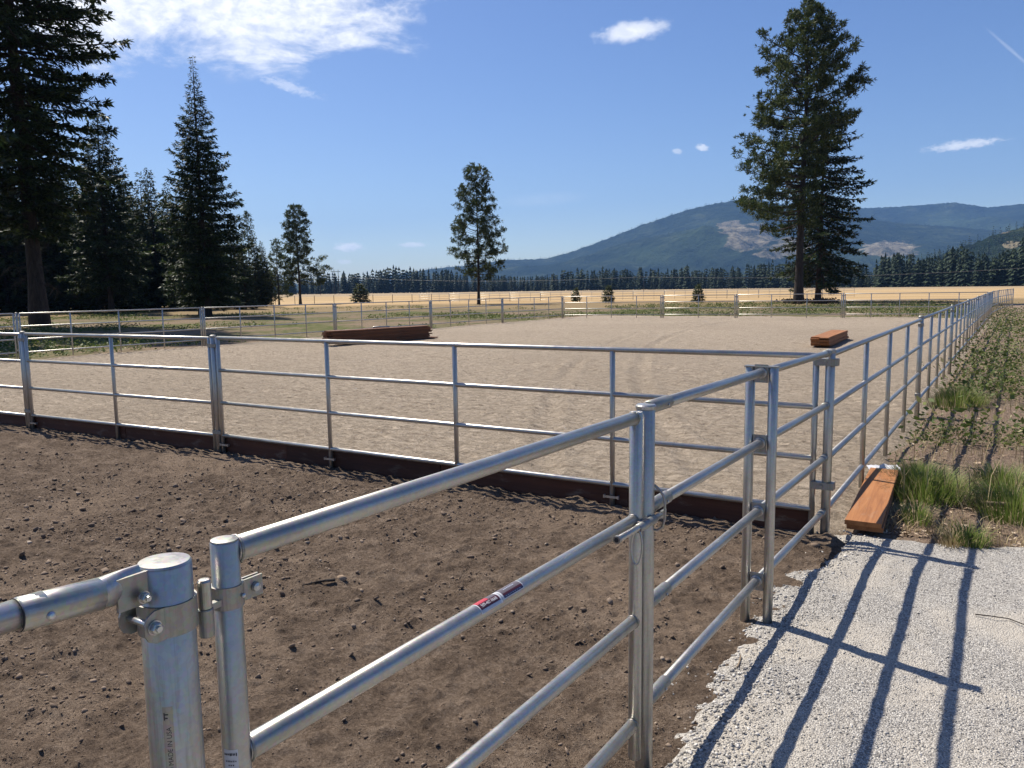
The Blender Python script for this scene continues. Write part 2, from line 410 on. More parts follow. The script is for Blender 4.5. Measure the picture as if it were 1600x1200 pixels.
M['stone'] = mat_island('gravel_stones', [(0.0, (0.14, 0.133, 0.126, 1)), (0.3, (0.28, 0.265, 0.245, 1)), (0.7, (0.42, 0.395, 0.36, 1)), (1.0, (0.68, 0.645, 0.585, 1))])
M['chips'] = mat_island('wood_chips', [(0.0, (0.12, 0.075, 0.045, 1)), (0.5, (0.30, 0.21, 0.14, 1)), (1.0, (0.56, 0.45, 0.32, 1))])
M['grass'] = mat_island('green_grass_blades', [(0.0, (0.07, 0.12, 0.022, 1)), (0.6, (0.165, 0.225, 0.048, 1)), (0.85, (0.26, 0.29, 0.085, 1)), (0.93, (0.34, 0.29, 0.14, 1)), (1.0, (0.46, 0.39, 0.22, 1))], 0.6, 0.35)
M['weed'] = mat_island('weed_leaves', [(0.0, (0.055, 0.085, 0.02, 1)), (0.6, (0.115, 0.155, 0.038, 1)), (0.92, (0.20, 0.22, 0.065, 1)), (0.97, (0.34, 0.30, 0.15, 1)), (1.0, (0.46, 0.40, 0.24, 1))], 0.6, 0.3)
M['straw'] = mat_island('dry_grass_blades', [(0.0, (0.22, 0.16, 0.08, 1)), (1.0, (0.50, 0.40, 0.22, 1))], 0.7, 0.2)
M['fir'] = mat_island('fir_needles', [(0.0, (0.014, 0.026, 0.011, 1)), (0.6, (0.034, 0.056, 0.020, 1)), (1.0, (0.075, 0.100, 0.032, 1))], 0.55, 0.30)
M['pine'] = mat_island('pine_needles', [(0.0, (0.024, 0.042, 0.014, 1)), (0.6, (0.058, 0.085, 0.028, 1)), (1.0, (0.12, 0.13, 0.04, 1))], 0.6, 0.28)
M['stand'] = mat_island('shaded_stand_needles', [(0.0, (0.014, 0.024, 0.010, 1)), (0.6, (0.034, 0.052, 0.019, 1)), (1.0, (0.072, 0.095, 0.032, 1))], 0.7, 0.18)  # fir needles again, the stand's self-shadow put into a darker, less translucent tone
M['farfoliage'] = mat_island('far_conifer_foliage', [(0.0, (0.012, 0.024, 0.013, 1)), (0.6, (0.022, 0.042, 0.020, 1)), (1.0, (0.045, 0.066, 0.028, 1))], 0.8)
def mat_bark(name, c1, c2):
    m, t, b = material(name); v = t.new('ShaderNodeTexCoord').outputs['Object']
    n = t.noise(t.scalev(v, (7, 7, 1.4)), 1.0, 6, 0.7, 0.8)
    t.l.new(t.ramp(n, [(0.35, c1), (0.65, c2)]), b.inputs['Base Color']); b.inputs['Roughness'].default_value = 0.95
    t.put(b.inputs['Normal'], t.bump(n, 1.0, 0.08))
    return m
M['bark'] = mat_bark('dark_bark', (0.016, 0.012, 0.010, 1), (0.060, 0.045, 0.034, 1))
M['bark_red'] = mat_bark('reddish_bark', (0.035, 0.022, 0.016, 1), (0.13, 0.082, 0.056, 1))
def mat_mountain():
    m, t, b = material('forested_mountain'); v = pos(t)
    a = t.new('ShaderNodeAttribute', attribute_name='clearing'); lt = t.new('ShaderNodeAttribute', attribute_name='young')
    n = t.noise(v, 0.0045, 6, 0.65, 0.3); f = t.noise(v, 0.03, 4, 0.7)
    c = t.ramp(t.math('ADD', t.math('MULTIPLY', n, 0.55), t.math('MULTIPLY', t.noise(v, 0.014, 6, 0.75, 0.5), 0.45)), [(0.40, (0.009, 0.016, 0.010, 1)), (0.52, (0.020, 0.030, 0.016, 1)), (0.62, (0.050, 0.062, 0.032, 1))])
    c = t.mix(t.math('MULTIPLY', lt.outputs['Fac'], 0.55), c, (0.055, 0.080, 0.036, 1))
    cc = t.ramp(t.noise(v, 0.012, 6, 0.7, 0.6), [(0.38, (0.05, 0.05, 0.03, 1)), (0.47, (0.145, 0.125, 0.083, 1)), (0.62, (0.25, 0.215, 0.15, 1))])
    e = t.sstep(t.math('ADD', a.outputs['Fac'], t.math('MULTIPLY', t.math('SUBTRACT', n, 0.5), 1.9)), 0.45, 0.6)
    c = t.mix(e, c, cc)
    t.l.new(c, b.inputs['Base Color']); b.inputs['Roughness'].default_value = 1.0; b.inputs['Specular IOR Level'].default_value = 0.0
    t.put(b.inputs['Normal'], t.bump(n, 1.0, 90.0))
    return m
M['mountain'] = mat_mountain()

ORD = ['first', 'second', 'third', 'fourth', 'fifth', 'sixth', 'seventh', 'eighth', 'ninth', 'tenth', 'eleventh', 'twelfth', 'thirteenth', 'fourteenth']

# ================================================================== THE SETTING
# ground: one sheet to the horizon
xs = np.array([-9000, -5000, -2500, -1200, -600, -300, -150, -75, -30, 0, 30, 75, 150, 300, 600, 1200, 2500, 5000, 9000.0])
tag(link('ground', grid_mesh('ground', xs, xs, lambda x, y: np.full_like(x, -0.06), M['ground'], False)), kind='structure')

# arena sand, with real harrow relief near the front
def sand_z(x, y):
    near = np.clip((24 - y) / 12, 0.25, 1)
    z = 0.02 * fbm(x, y, 0.35, 3) + 0.030 * fbm(x * 0.5, y * 1.3, 2.2, 3) + near * (0.020 * fbm(x * 0.6, y, 6.5, 2) + 0.030 * np.maximum(fbm(x * 0.8, y * 1.2, 13.0, 2), -0.12))
    for (cx_, cy_, rr_) in ((66.0, 49.0, 80.0), (66.0, 49.0, 81.7), (9.0, 66.0, 22.0), (9.0, 66.0, 23.7), (-16.0, 2.0, 17.0), (-16.0, 2.0, 18.7)):      # wheel tracks
        d = np.hypot(x - cx_, y - cy_) - rr_
        am = np.clip(0.75 + 1.6 * fbm(x, y, 0.35, 2), 0.15, 1.2)
        z = z - am * 0.032 * np.exp(-(d / 0.14) ** 2) + am * 0.020 * np.exp(-((np.abs(d) - 0.27) / 0.10) ** 2)
    side = np.minimum(np.minimum(x + 26.9, 53.6 - y), -1.02 - x)
    return z + 0.01 - 0.10 * np.clip(1 - side / 0.5, 0, 1) ** 2
ys_s = np.concatenate([np.arange(6.50, 12, 0.042), np.arange(12, 20, 0.08), np.arange(20, 30, 0.18), np.arange(30, 53.7, 0.35)])
xs_s = np.concatenate([np.arange(-27, -14, 0.2), np.arange(-14, -0.95, 0.055)])
tag(link('arena_sand', grid_mesh('arena_sand', xs_s, ys_s, sand_z, M['sand'])), kind='structure')

# brown dirt paddock in front
def dirt_z(x, y):
    z = 0.045 * fbm(x, y, 0.7, 3) + 0.028 * fbm(x, y, 3.2, 3) + 0.030 * np.abs(fbm(x + 3, y, 9.0, 2)) + 0.040 * np.maximum(fbm(x, y, 17.0, 2), -0.10)
    for (a_, c_, o_) in ((0.55, 0.84, 5.1), (0.62, 0.78, 5.6), (0.40, 0.92, 3.4)):        # drag ridges left by a blade
        d = a_ * x + c_ * y - o_ + 1.4 + 0.10 * np.sin(x * 1.3); z = z + 0.022 * np.exp(-(d / 0.06) ** 2) - 0.014 * np.exp(-((d - 0.11) / 0.06) ** 2)
    return 0.004 + z - 0.09 * np.clip((x + 1.08) / 0.2, 0, 1)
dx = np.concatenate([np.arange(-24, -12.5, 0.10), np.arange(-12.5, -7, 0.045), np.arange(-7, -0.8, 0.022)])
dy = np.concatenate([np.arange(-6, 0.2, 0.10), np.arange(0.2, 6.51, 0.022)])
tag(link('dirt_paddock', grid_mesh('dirt_paddock', dx, dy, dirt_z, M['dirt'])), kind='structure')

# gravel pad
def gravel_edge(y):
    return -1.17 + 0.05 * np.sin(y * 2.1 + 0.6) + 0.10 * np.clip(y - 5.2, 0, 1.0)
def gravel_z(x, y):
    xe = gravel_edge(y) + 0.16 * fbm(x, y, 3.5, 3)
    yb = 6.78 + 0.26 * (x + 0.53) + 0.18 * fbm(x + 9, y, 2.6, 3)
    inside = np.minimum(x - xe, yb - y)
    k = np.clip(inside / 0.22, -1.0, 1.0)
    return 0.020 + 0.030 * np.clip(k, -1, 0.6) * 1.0 + 0.035 * fbm(x, y, 0.9, 2) + 0.010 * fbm(x, y, 12, 2) - 0.06 * np.clip(-k, 0, 1)
gx = np.concatenate([np.arange(-1.9, 1.6, 0.027), np.arange(1.6, 9, 0.12)])
gy = np.concatenate([np.arange(-5, 1.2, 0.12), np.arange(1.2, 7.6, 0.027)])
tag(link('gravel_pad', grid_mesh('gravel_pad', gx, gy, gravel_z, M['gravel'])), kind='structure')

# weedy soil strip outside the arena
def soil_z(x, y):
    return -0.005 + 0.07 * fbm(x, y, 0.5, 3) + 0.03 * fbm(x, y, 4.0, 3) + 0.018 * fbm(x, y, 17, 2) - 0.10 * np.clip((-0.98 - x) / 0.3, 0, 1) - 0.03 * np.clip((y - 40) / 20, 0, 1)
sx_ = np.concatenate([np.arange(-1.35, 3.0, 0.045), np.arange(3.0, 26, 0.4)])
sy_ = np.concatenate([np.arange(6.3, 14, 0.045), np.arange(14, 30, 0.12), np.arange(30, 92, 0.6)])
tag(link('soil_strip', grid_mesh('soil_strip', sx_, sy_, soil_z, M['soil'])), kind='structure')

# ------------------------------------------------------------------ mountains
def profile_ridge(pts, dist):
    out = []
    for px, py in pts:
        d = ray(px, py); hz = math.hypot(d[0], d[1]); out.append((math.atan2(d[0], d[1]), EYE[2] + d[2] / hz * dist))
    a = np.array(sorted(out)); return a[:, 0], a[:, 1]
def mountain(name, pts, dist, foot, na, nr, seed, marks=(), young=(), rough=1.0, back=1.25):
    aa, hh = profile_ridge(pts, dist)
    az = np.linspace(aa[0], aa[-1], na); H = np.interp(az, aa, hh)
    s = np.concatenate([np.linspace(0, 1, nr), np.linspace(1.02, back, 8)])
    A, Sg = np.meshgrid(az, s); Hh = np.tile(H, (len(s), 1))
    D = foot + (dist - foot) * Sg
    X = np.sin(A) * D; Y = np.cos(A) * D
    up = np.clip(Sg, 0, 1); shape = up ** 1.35 * (1 - 0.12 * np.sin(up * math.pi))
    gul = fbm(X / 900 + seed, Y / 900, 1.0, 5, 0.55) * np.sin(np.clip(up, 0, 1) * math.pi) * 0.42 * rough
    Z = Hh * np.clip(shape + gul, 0, 1.05) * np.where(Sg > 1, 1 - (Sg - 1) * 2.4, 1.0) - 12
    jag = (vnoise(A * 900 + seed, Sg * 40) * 9.0) * rough
    Z = Z + jag * (up > 0.1)
    V = np.stack([X, Y, Z], -1).reshape(-1, 3)
    nx, ny = na, len(s); i = np.arange((ny - 1) * nx).reshape(ny - 1, nx)[:, :-1].ravel()
    me = np_mesh(name, V, np.stack([i, i + 1, i + nx + 1, i + nx], -1), M['mountain'], True)
    el = np.degrees(np.arctan2(Z - EYE[2], D)); ad = np.degrees(A)
    for nm, lst in (('clearing', marks), ('young', young)):
        v = np.zeros_like(A)
        for (a0, e0, wa, we) in lst: v = np.maximum(v, np.clip(1.25 - np.sqrt(((ad - a0) / wa) ** 2 + ((el - e0) / we) ** 2), 0, 1))
        v = np.where(Sg > 1, 0, v)
        at_ = me.attributes.new(nm, 'FLOAT', 'POINT'); at_.data.foreach_set('value', v.ravel().astype(np.float32))
    o = tag(link(name, me), kind='structure')
    return X, Y, Z, Sg, np.where(Sg > 1, 0, me and np.zeros_like(A))
def px_az(px): d = ray(px, 450); return math.degrees(math.atan2(d[0], d[1]))
def px_el(px, py): d = ray(px, py); return math.degrees(math.asin(d[2]))
def mark(px, py, wpx, hpx): return (px_az(px), px_el(px, py), wpx / FOC * 57.3 * 0.85, hpx / FOC * 57.3)
RIDGE = [(-900, 470), (-300, 462), (200, 452), (560, 438), (620, 426), (680, 417), (740, 411), (790, 404), (850, 402), (890, 392), (930, 378), (965, 364), (1000, 350), (1040, 337),
         (1075, 325), (1110, 317), (1150, 310), (1185, 309), (1225, 318), (1290, 330), (1400, 345), (1600, 360), (2000, 380), (2600, 400)]
FAR = [(900, 440), (1100, 370), (1250, 335), (1330, 323), (1380, 322), (1430, 319), (1490, 314), (1505, 316), (1545, 322), (1580, 318), (1620, 314), (1800, 312), (2100, 330), (2600, 350)]
NEARH = [(1200, 460), (1330, 442), (1400, 416), (1450, 396), (1500, 379), (1550, 360), (1600, 344), (1660, 326), (1760, 318), (1900, 330), (2300, 380), (2700, 440)]
mA = mountain('mountain', RIDGE, 6200, 3000, 520, 70, 3.0,
              marks=[mark(1165, 372, 60, 24), (mark(1235, 385, 42, 22)), mark(1140, 352, 30, 10), mark(1385, 390, 52, 16), mark(1200, 398, 40, 8)],
              young=[mark(1110, 375, 70, 26), mark(1020, 400, 70, 16), mark(1380, 395, 70, 12), mark(1290, 400, 60, 16)])
mB = mountain('mountain_range', FAR, 8200, 5200, 420, 50, 11.0, young=[mark(1480, 345, 60, 14), mark(1560, 360, 60, 14)])
mC = mountain('foothill', NEARH, 1900, 1150, 320, 40, 23.0, marks=[mark(1575, 382, 16, 6), mark(1420, 402, 14, 5), mark(1560, 362, 18, 4)], rough=0.6)

# conifers as one mass: far woods
def spiky_tree(seed, tiers=9, per=9):
    """small far conifer, unit height, as upward-narrowing skirts of leaf triangles"""
    r = np.random.default_rng(seed); V = []; F = []
    ex = (0.8, 0.45, 0.65, 0.35, 0.9, 0.5)[seed % 6]; pk = 1.02 - 0.08 * (ex < 0.5)
    for i in range(tiers):
        t = (i + 0.3) / tiers; z = 0.02 + 0.92 * t; R = 0.20 * (1 - t) ** ex * (0.75 + 0.5 * r.random()) + 0.015
        for k in range(per):
            a = 2 * math.pi * (k + r.random()) / per; rr = R * r.uniform(0.6, 1.25); dz = r.uniform(-0.05, 0.0); wdt = 0.5 * R + 0.012
            c, s_ = math.cos(a), math.sin(a); o = len(V)
            V += [(c * 0.01 - s_ * wdt * .6, s_ * 0.01 + c * wdt * .6, z + 0.07), (c * 0.01 + s_ * wdt * .6, s_ * 0.01 - c * wdt * .6, z + 0.075), (c * rr, s_ * rr, z + dz)]
            F.append((o, o + 1, o + 2))
    o = len(V); V += [(-0.03, 0, 0.88), (0.03, 0, 0.88), (0, 0, pk), (0, -0.03, 0.88), (0, 0.03, 0.88)]; F += [(o, o + 1, o + 2), (o + 3, o + 4, o + 2)]
    o = len(V); V += [(-0.012, 0, 0), (0.012, 0, 0), (0, 0, 0.5), (0, -0.012, 0), (0, 0.012, 0)]; F += [(o, o + 1, o + 2), (o + 3, o + 4, o + 2)]
    return np.array(V), np.array(F)
def scatter_trees(name, P, Hs, Ws, mat, seed, tiers=9, per=9):
    r = np.random.default_rng(seed); tm = [spiky_tree(seed * 10 + k, tiers, per) for k in range(6)]
    Vs = []; Fs = []; off = 0
    which = r.integers(0, 6, len(P))
    for k in range(6):
        idx = np.where(which == k)[0]
        if not len(idx): continue
        V, F = tm[k]; a = r.random(len(idx)) * 6.283; c, s_ = np.cos(a)[:, None], np.sin(a)[:, None]
        h = Hs[idx][:, None]; w_ = (Hs[idx] * Ws[idx])[:, None]
        X = (V[:, 0] * c - V[:, 1] * s_) * w_ + P[idx, 0:1]; Y = (V[:, 0] * s_ + V[:, 1] * c) * w_ + P[idx, 1:2]; Z = V[:, 2] * h + P[idx, 2:3]
        Vs.append(np.stack([X, Y, Z], -1).reshape(-1, 3)); Fs.append((F[None] + (np.arange(len(idx)) * len(V))[:, None, None]).reshape(-1, 3) + off); off += len(idx) * len(V)
    return link(name, np_mesh(name, np.concatenate(Vs), np.concatenate(Fs), mat))
r = np.random.default_rng(5)
# wood along the far edge of the field: 950 m off on the left, 480 m on the right
n = 2800
tpx = r.uniform(-500, 2100, n); base_d = np.interp(tpx, [-500, 450, 800, 1100, 1350, 1600, 2100], [700, 830, 800, 720, 580, 500, 460])
dep = base_d + np.abs(r.normal(0, 1, n)) * 45
P = np.array([np.append(bearing(p, d), -0.3) for p, d in zip(tpx, dep)])
Hs = np.interp(tpx, [-500, 450, 620, 800, 1000, 1350, 1600, 2100], [20, 19, 20, 18, 17.5, 19, 20, 22]) * (0.5 + 0.62 * r.random(n) ** 0.8) * (1 + 0.45 * fbm(tpx, tpx * 0 + 3.3, 0.02, 3)) * np.where(r.random(n) < 0.05, 1.15, 1.0) * 1.05; Ws = r.uniform(0.9, 1.7, n)
tag(scatter_trees('far_wood', P, Hs, Ws, M['farfoliage'], 3, 8, 8), 'dark band of conifers along the far edge of the golden field', 'forest', kind='stuff')
# trees on the foothill, mountain crests
def on_surface(res, n, seed, smin, smax):
    X, Y, Z, Sg, _ = res; rr = np.random.default_rng(seed)
    ok = np.argwhere((Sg > smin) & (Sg <= smax)); pk = ok[rr.integers(0, len(ok), n)]
    jx = rr.integers(0, 2, n)
    P = np.stack([X[pk[:, 0], pk[:, 1]], Y[pk[:, 0], pk[:, 1]], Z[pk[:, 0], pk[:, 1]]], -1); P[:, :2] += rr.normal(0, 5, (n, 2)); return P
P = on_surface(mC, 2600, 4, 0.1, 1.0)
tag(scatter_trees('foothill_wood', P, r.uniform(10, 22, len(P)), r.uniform(1.0, 1.7, len(P)), M['farfoliage'], 6, 5, 5), 'conifer wood covering the low foothill at the right', 'forest', kind='stuff')
P = on_surface(mA, 3000, 5, 0.55, 1.0); P2 = on_surface(mA, 3500, 8, 0.985, 1.0); P2[:, 2] -= 6
P = np.concatenate([P, P2])
tag(scatter_trees('mountain_wood', P, r.uniform(9, 22, len(P)), r.uniform(1.5, 2.6, len(P)), M['farfoliage'], 8, 3, 4), 'hazy conifer forest on the upper slopes of the mountain', 'forest', kind='stuff')

# ------------------------------------------------------------------ haze
_h = MB(); _top, _bot = 1150.0, -20.0
_h.box((0, 0, (_top + _bot) / 2), (19600, 19600, _top - _bot))
hm = bpy.data.materials.new('haze_air'); hm.use_nodes = True
ht = NT(hm.node_tree)
for nd in list(ht.n): ht.n.remove(nd)
ho = ht.new('ShaderNodeOutputMaterial'); pv = ht.new('ShaderNodeVolumePrincipled')
pv.inputs['Color'].default_value = (0.27, 0.52, 1.0, 1); pv.inputs['Density'].default_value = 6.6e-5; pv.inputs['Anisotropy'].default_value = 0.1
ht.l.new(pv.outputs[0], ho.inputs['Volume'])
hob = tag(_h.build('haze', hm), 'thin bluish haze in the air over the valley', 'haze', kind='stuff')

# ================================================================== TREES
UP = np.array([0, 0, 1.0])
def leaf_quads(C, A, Wd, L, B):
    """diamond leaves: base C, axis A, width direction Wd, length L, half width B"""
    L = L[:, None]; B = B[:, None]
    V = np.stack([C, C + A * L * 0.45 + Wd * B, C + A * L, C + A * L * 0.45 - Wd * B], 1).reshape(-1, 3)
    return V, np.arange(len(V)).reshape(-1, 4)
def unit(v): return v / np.maximum(np.linalg.norm(v, axis=-1, keepdims=True), 1e-9)

def conifer(kind, seed, H, zb, prof, nb, leaf, dens, name_mat, trunk_r, bark, az_scale=None, droop=(-0.30, 0.55), limb=True, tip_gap=0.0, lean=(0, 0), dead=0):
    """returns crown mesh, trunk mesh. prof: [(t, radius)] from crown base t=0 to the top t=1"""
    r = np.random.default_rng(seed)
    pt = np.array(prof)
    Vs = []; Fs = []; off = 0
    tb = MB()
    # trunk
    hs = np.linspace(0, 1, 14)
    def trunk_at(z): u = z / H; return np.array([lean[0] * u + 0.25 * trunk_r * math.sin(5 * u + seed), lean[1] * u + 0.25 * trunk_r * math.cos(4 * u + seed), z])
    pts = [trunk_at(H * 0.985 * h) + (np.array([0, 0, -0.25]) if h == 0 else 0) for h in hs]
    rr = [trunk_r * (1.45 if h == 0 else 1.0 if h < 0.08 else (1 - h) ** 0.85 * 0.98 + 0.02) for h in hs]
    tb.path(pts, rr, 12)
    for i in range(nb):
        u = (i + r.random()) / nb
        z = zb + (H - zb) * (u ** 0.93) * 0.985; t = (z - zb) / (H - zb)
        az = i * 2.39996 + r.uniform(-0.5, 0.5)
        Lb = np.interp(t, pt[:, 0], pt[:, 1]) * r.uniform(0.68, 1.12)
        if az_scale: Lb *= az_scale(t, az)
        if Lb < 0.12: Lb = 0.12
        d = np.array([math.cos(az), math.sin(az), 0.0]); perp = np.array([-d[1], d[0], 0.0])
        base = trunk_at(z)
        s0 = droop[0] + (droop[1] - droop[0]) * t + r.uniform(-0.12, 0.12)   # slope of the branch
        cur = 0.28 if kind == 'fir' else 0.42
        def bp(s): s = np.asarray(s)[:, None]; return base + d * (s * Lb) + UP * ((s0 * s - 0.10 * s + cur * s * s * 0.6) * Lb) + perp * (0.08 * Lb * np.sin(s * 2.5 + i))
        if limb and Lb > 0.5:
            q = bp([0, 0.35, 0.7, 0.97]); lr = max(0.012, min(0.02 * Lb, trunk_r * 0.28))
            tb.path([tuple(k) for k in q], [lr, lr * 0.75, lr * 0.45, lr * 0.12], 4, False)
        if kind == 'fir':
            ntw = max(3, int(Lb * dens)); s = r.uniform(0.10 + tip_gap, 1.0, ntw); s[0] = 0.97
            side = np.where(r.random(ntw) < 0.5, -1.0, 1.0)[:, None]
            P0 = bp(s); ang = r.uniform(0.5, 1.1, ntw)[:, None]
            tl = (0.24 + 0.36 * Lb * (1 - s) ** 0.8) * r.uniform(0.5, 1.1, ntw); tl = np.minimum(tl, 1.5)
            T = unit(d * np.cos(ang) + perp * side * np.sin(ang) + UP * r.uniform(-0.45, 0.12, ntw)[:, None])
            m = 4
            fr = (np.arange(m)[None] + r.random((ntw, m))) / m
            Cc = (P0[:, None] + T[:, None] * (fr * tl[:, None])[..., None]).reshape(-1, 3)
            A = unit(np.repeat(T, m, 0) + r.normal(0, 0.42, (ntw * m, 3)) + UP * -0.10)
            Wd = unit(np.cross(A, UP) + r.normal(0, 0.45, (ntw * m, 3)))
            Ll = leaf * min(1.0, 0.42 + 0.25 * Lb) * r.uniform(0.6, 1.35, ntw * m); Bb = Ll * r.uniform(0.13, 0.24, ntw * m)
            V, F = leaf_quads(Cc, A, Wd, Ll, Bb)
        else:
            nn = int(Lb * 1.1) + 2; sn = r.uniform(0.30, 1.0, nn) ** 0.8; sn[0] = 1.0
            node = bp(sn) + perp * (r.uniform(-1, 1, nn) * 0.42 * Lb * (1.05 - sn) ** 0.6)[:, None] + UP * r.uniform(-0.05, 0.35, nn)[:, None]
            nt = max(4, int(Lb * dens)); pick = r.integers(0, nn, nt)
            Pt = node[pick] + r.normal(0, 1, (nt, 3)) * np.array([0.30, 0.30, 0.22]) * (0.50 + 0.10 * Lb)
            k = 10
            A = unit(r.normal(0, 1, (nt * k, 3)) + np.repeat((d * 0.5 + UP * 0.65)[None], nt * k, 0))
            Cc = np.repeat(Pt, k, 0)
            Wd = unit(np.cross(A, r.normal(0, 1, (nt * k, 3))))
            Ll = leaf * r.uniform(0.6, 1.2, nt * k); Bb = Ll * r.uniform(0.07, 0.13, nt * k)
            V, F = leaf_quads(Cc, A, Wd, Ll, Bb)
        Vs.append(V); Fs.append(F + off); off += len(V)
    for i in range(dead):      # bare dead limbs under the crown
        z = zb * r.uniform(0.45, 1.05); az = r.uniform(0, 6.28); L_ = r.uniform(0.8, 2.6)
        b0 = trunk_at(z); d = np.array([math.cos(az), math.sin(az), 0])
        tb.path([tuple(b0), tuple(b0 + d * L_ * 0.5 - UP * 0.1 * L_), tuple(b0 + d * L_ - UP * 0.45 * L_)], [0.035, 0.02, 0.006], 4, False)
        for j in range(5):
            f = r.uniform(0.3, 1); q0 = b0 + d * L_ * f - UP * 0.35 * L_ * f * f; q1 = q0 + r.normal(0, 0.3, 3) - UP * 0.35
            tb.path([tuple(q0), tuple(q1)], [0.012, 0.004], 3, False)
    return np_mesh('crown', np.concatenate(Vs), np.concatenate(Fs), name_mat), tb.mesh('trunk', bark)
def plant_tree(name, meshes, loc, label, rz=0.0, group=None, sc=1.0):
    e = empty(name, (loc[0], loc[1], -0.06), rz, label, 'tree', group); e.scale = (sc, sc, sc)
    link('crown', meshes[0], e); link('trunk', meshes[1], e)
    return e
LEFT = math.atan2(-RM[1, 0], -RM[0, 0])     # bearing of the picture's left, as an angle in plan

# big dark fir at the left edge
p = at(60, 510)
fir_big = conifer('fir', 1, 40.0, 6.0, [(0, 1.8), (0.08, 3.6), (0.2, 5.6), (0.38, 6.4), (0.6, 5.2), (0.85, 2.4), (1, 0.3)], 310, 0.45, 14.0, M['fir'], 0.50, M['bark'], droop=(-0.42, 0.5), dead=26)
plant_tree('fir_tree', fir_big, p, 'huge dark fir with a thick bare lower trunk at the left edge')
# second fir, behind and right of it
p = at(174, 490)
fir2 = conifer('fir', 2, 22.5, 2.6, [(0, 2.4), (0.12, 4.3), (0.3, 4.2), (0.6, 2.6), (0.85, 0.9), (1, 0.12)], 210, 0.44, 14.0, M['fir'], 0.27, M['bark'], droop=(-0.40, 0.45), dead=8)
plant_tree('fir_tree', fir2, p, 'broad fir standing between the huge left fir and the spire-topped fir', 1.1)
p = (-47.5, 16.2)
plant_tree('fir_tree', fir2, p, 'fir beyond the left edge whose shadow falls into the arena corner', 2.6, None, 1.35)
# tall spire
p = at(325, 494)
fir3 = conifer('fir', 3, 23.0, 1.6, [(0, 2.8), (0.1, 4.2), (0.25, 3.9), (0.45, 2.9), (0.66, 1.7), (0.8, 0.8), (0.88, 0.36), (0.95, 0.16), (1, 0.08)], 280, 0.36, 18.0, M['fir'], 0.26, M['bark'], droop=(-0.30, 0.5))
plant_tree('fir_tree', fir3, p, 'tall slender fir with a bare pointed leader above the left pasture', 2.0)
p = at(313, 491)
fir3b = conifer('fir', 33, 13.0, 1.4, [(0, 2.4), (0.12, 3.5), (0.3, 3.1), (0.7, 1.2), (1, 0.15)], 130, 0.42, 13.0, M['fir'], 0.2, M['bark'], droop=(-0.34, 0.4))
plant_tree('fir_tree', fir3b, p, 'shorter fir tucked against the base of the spire-topped fir', 0.4)
# tall ponderosa on the right, lopsided to the left
p = at(1249, 474)
def pine_side(t, az):
    c = math.cos(az - LEFT)
    if t < 0.34: return 1.05 if c > 0.25 else (0.55 if c > -0.35 else 0.30)
    return 1.0 + 0.08 * c
pine1 = conifer('pine', 4, 32.2, 8.4, [(0, 5.6), (0.08, 7.6), (0.16, 6.2), (0.3, 7.2), (0.42, 5.2), (0.55, 5.9), (0.68, 5.0), (0.76, 4.0), (0.84, 2.3), (0.93, 1.6), (1, 0.3)], 135, 0.48, 13.0, M['pine'], 0.46, M['bark'], az_scale=pine_side, droop=(-0.12, 0.62), dead=16)
plant_tree('pine_tree', pine1, p, 'tallest pine, lopsided crown on a dark bare trunk beyond the arena', 0.0)
p = at(1279, 471)
fir4 = conifer('fir', 5, 25.5, 2.8, [(0, 3.4), (0.08, 5.2), (0.25, 5.9), (0.5, 5.4), (0.75, 3.6), (0.92, 1.4), (1, 0.3)], 190, 0.48, 11.0, M['fir'], 0.33, M['bark_red'], droop=(-0.55, 0.25), dead=6)
plant_tree('fir_tree', fir4, p, 'drooping fir with reddish trunk right beside the tallest pine', 0.7)
# middle pine
p = at(748, 475)
pine2 = conifer('pine', 6, 19.2, 3.4, [(0, 2.0), (0.1, 3.4), (0.25, 4.1), (0.42, 3.6), (0.55, 2.7), (0.75, 2.2), (0.9, 1.5), (1, 0.4)], 120, 0.40, 11.5, M['pine'], 0.20, M['bark'], droop=(-0.05, 0.7))
plant_tree('pine_tree', pine2, p, 'lone slim pine in the middle of the pasture behind the arena', 0.3)
# left lone pine
p = at(469, 475)
def low_right(t, az):
    return 1.75 if (t < 0.24 and math.cos(az - LEFT) < -0.45) else (0.8 if t < 0.2 else 1.0)
pine3 = conifer('pine', 7, 16.6, 3.6, [(0, 2.2), (0.15, 2.7), (0.45, 2.6), (0.7, 2.0), (0.9, 1.3), (1, 0.4)], 95, 0.44, 12.0, M['pine'], 0.22, M['bark'], az_scale=low_right, droop=(-0.15, 0.7))
plant_tree('pine_tree', pine3, p, 'small pine on a thin trunk with one long low branch, right of the dark stand', 0.0)
# open, thin young trees left of it
for (px, py, H_, R_, sd, lab) in ((393, 479, 14.0, 2.7, 40, 'half-open conifer at the right shoulder of the spire-topped fir'),
                                  (436, 476, 10.8, 2.5, 41, 'sparse pale conifer at the right end of the dark stand')):
    p = at(px, py)
    cm = conifer('pine', sd, H_, 1.0, [(0, R_ * 0.9), (0.2, R_), (0.6, R_ * 0.55), (1, 0.2)], 70, 0.42, 7.5, M['pine'], 0.14, M['bark'], droop=(-0.2, 0.6))
    plant_tree('conifer_tree', cm, p, lab, sd)
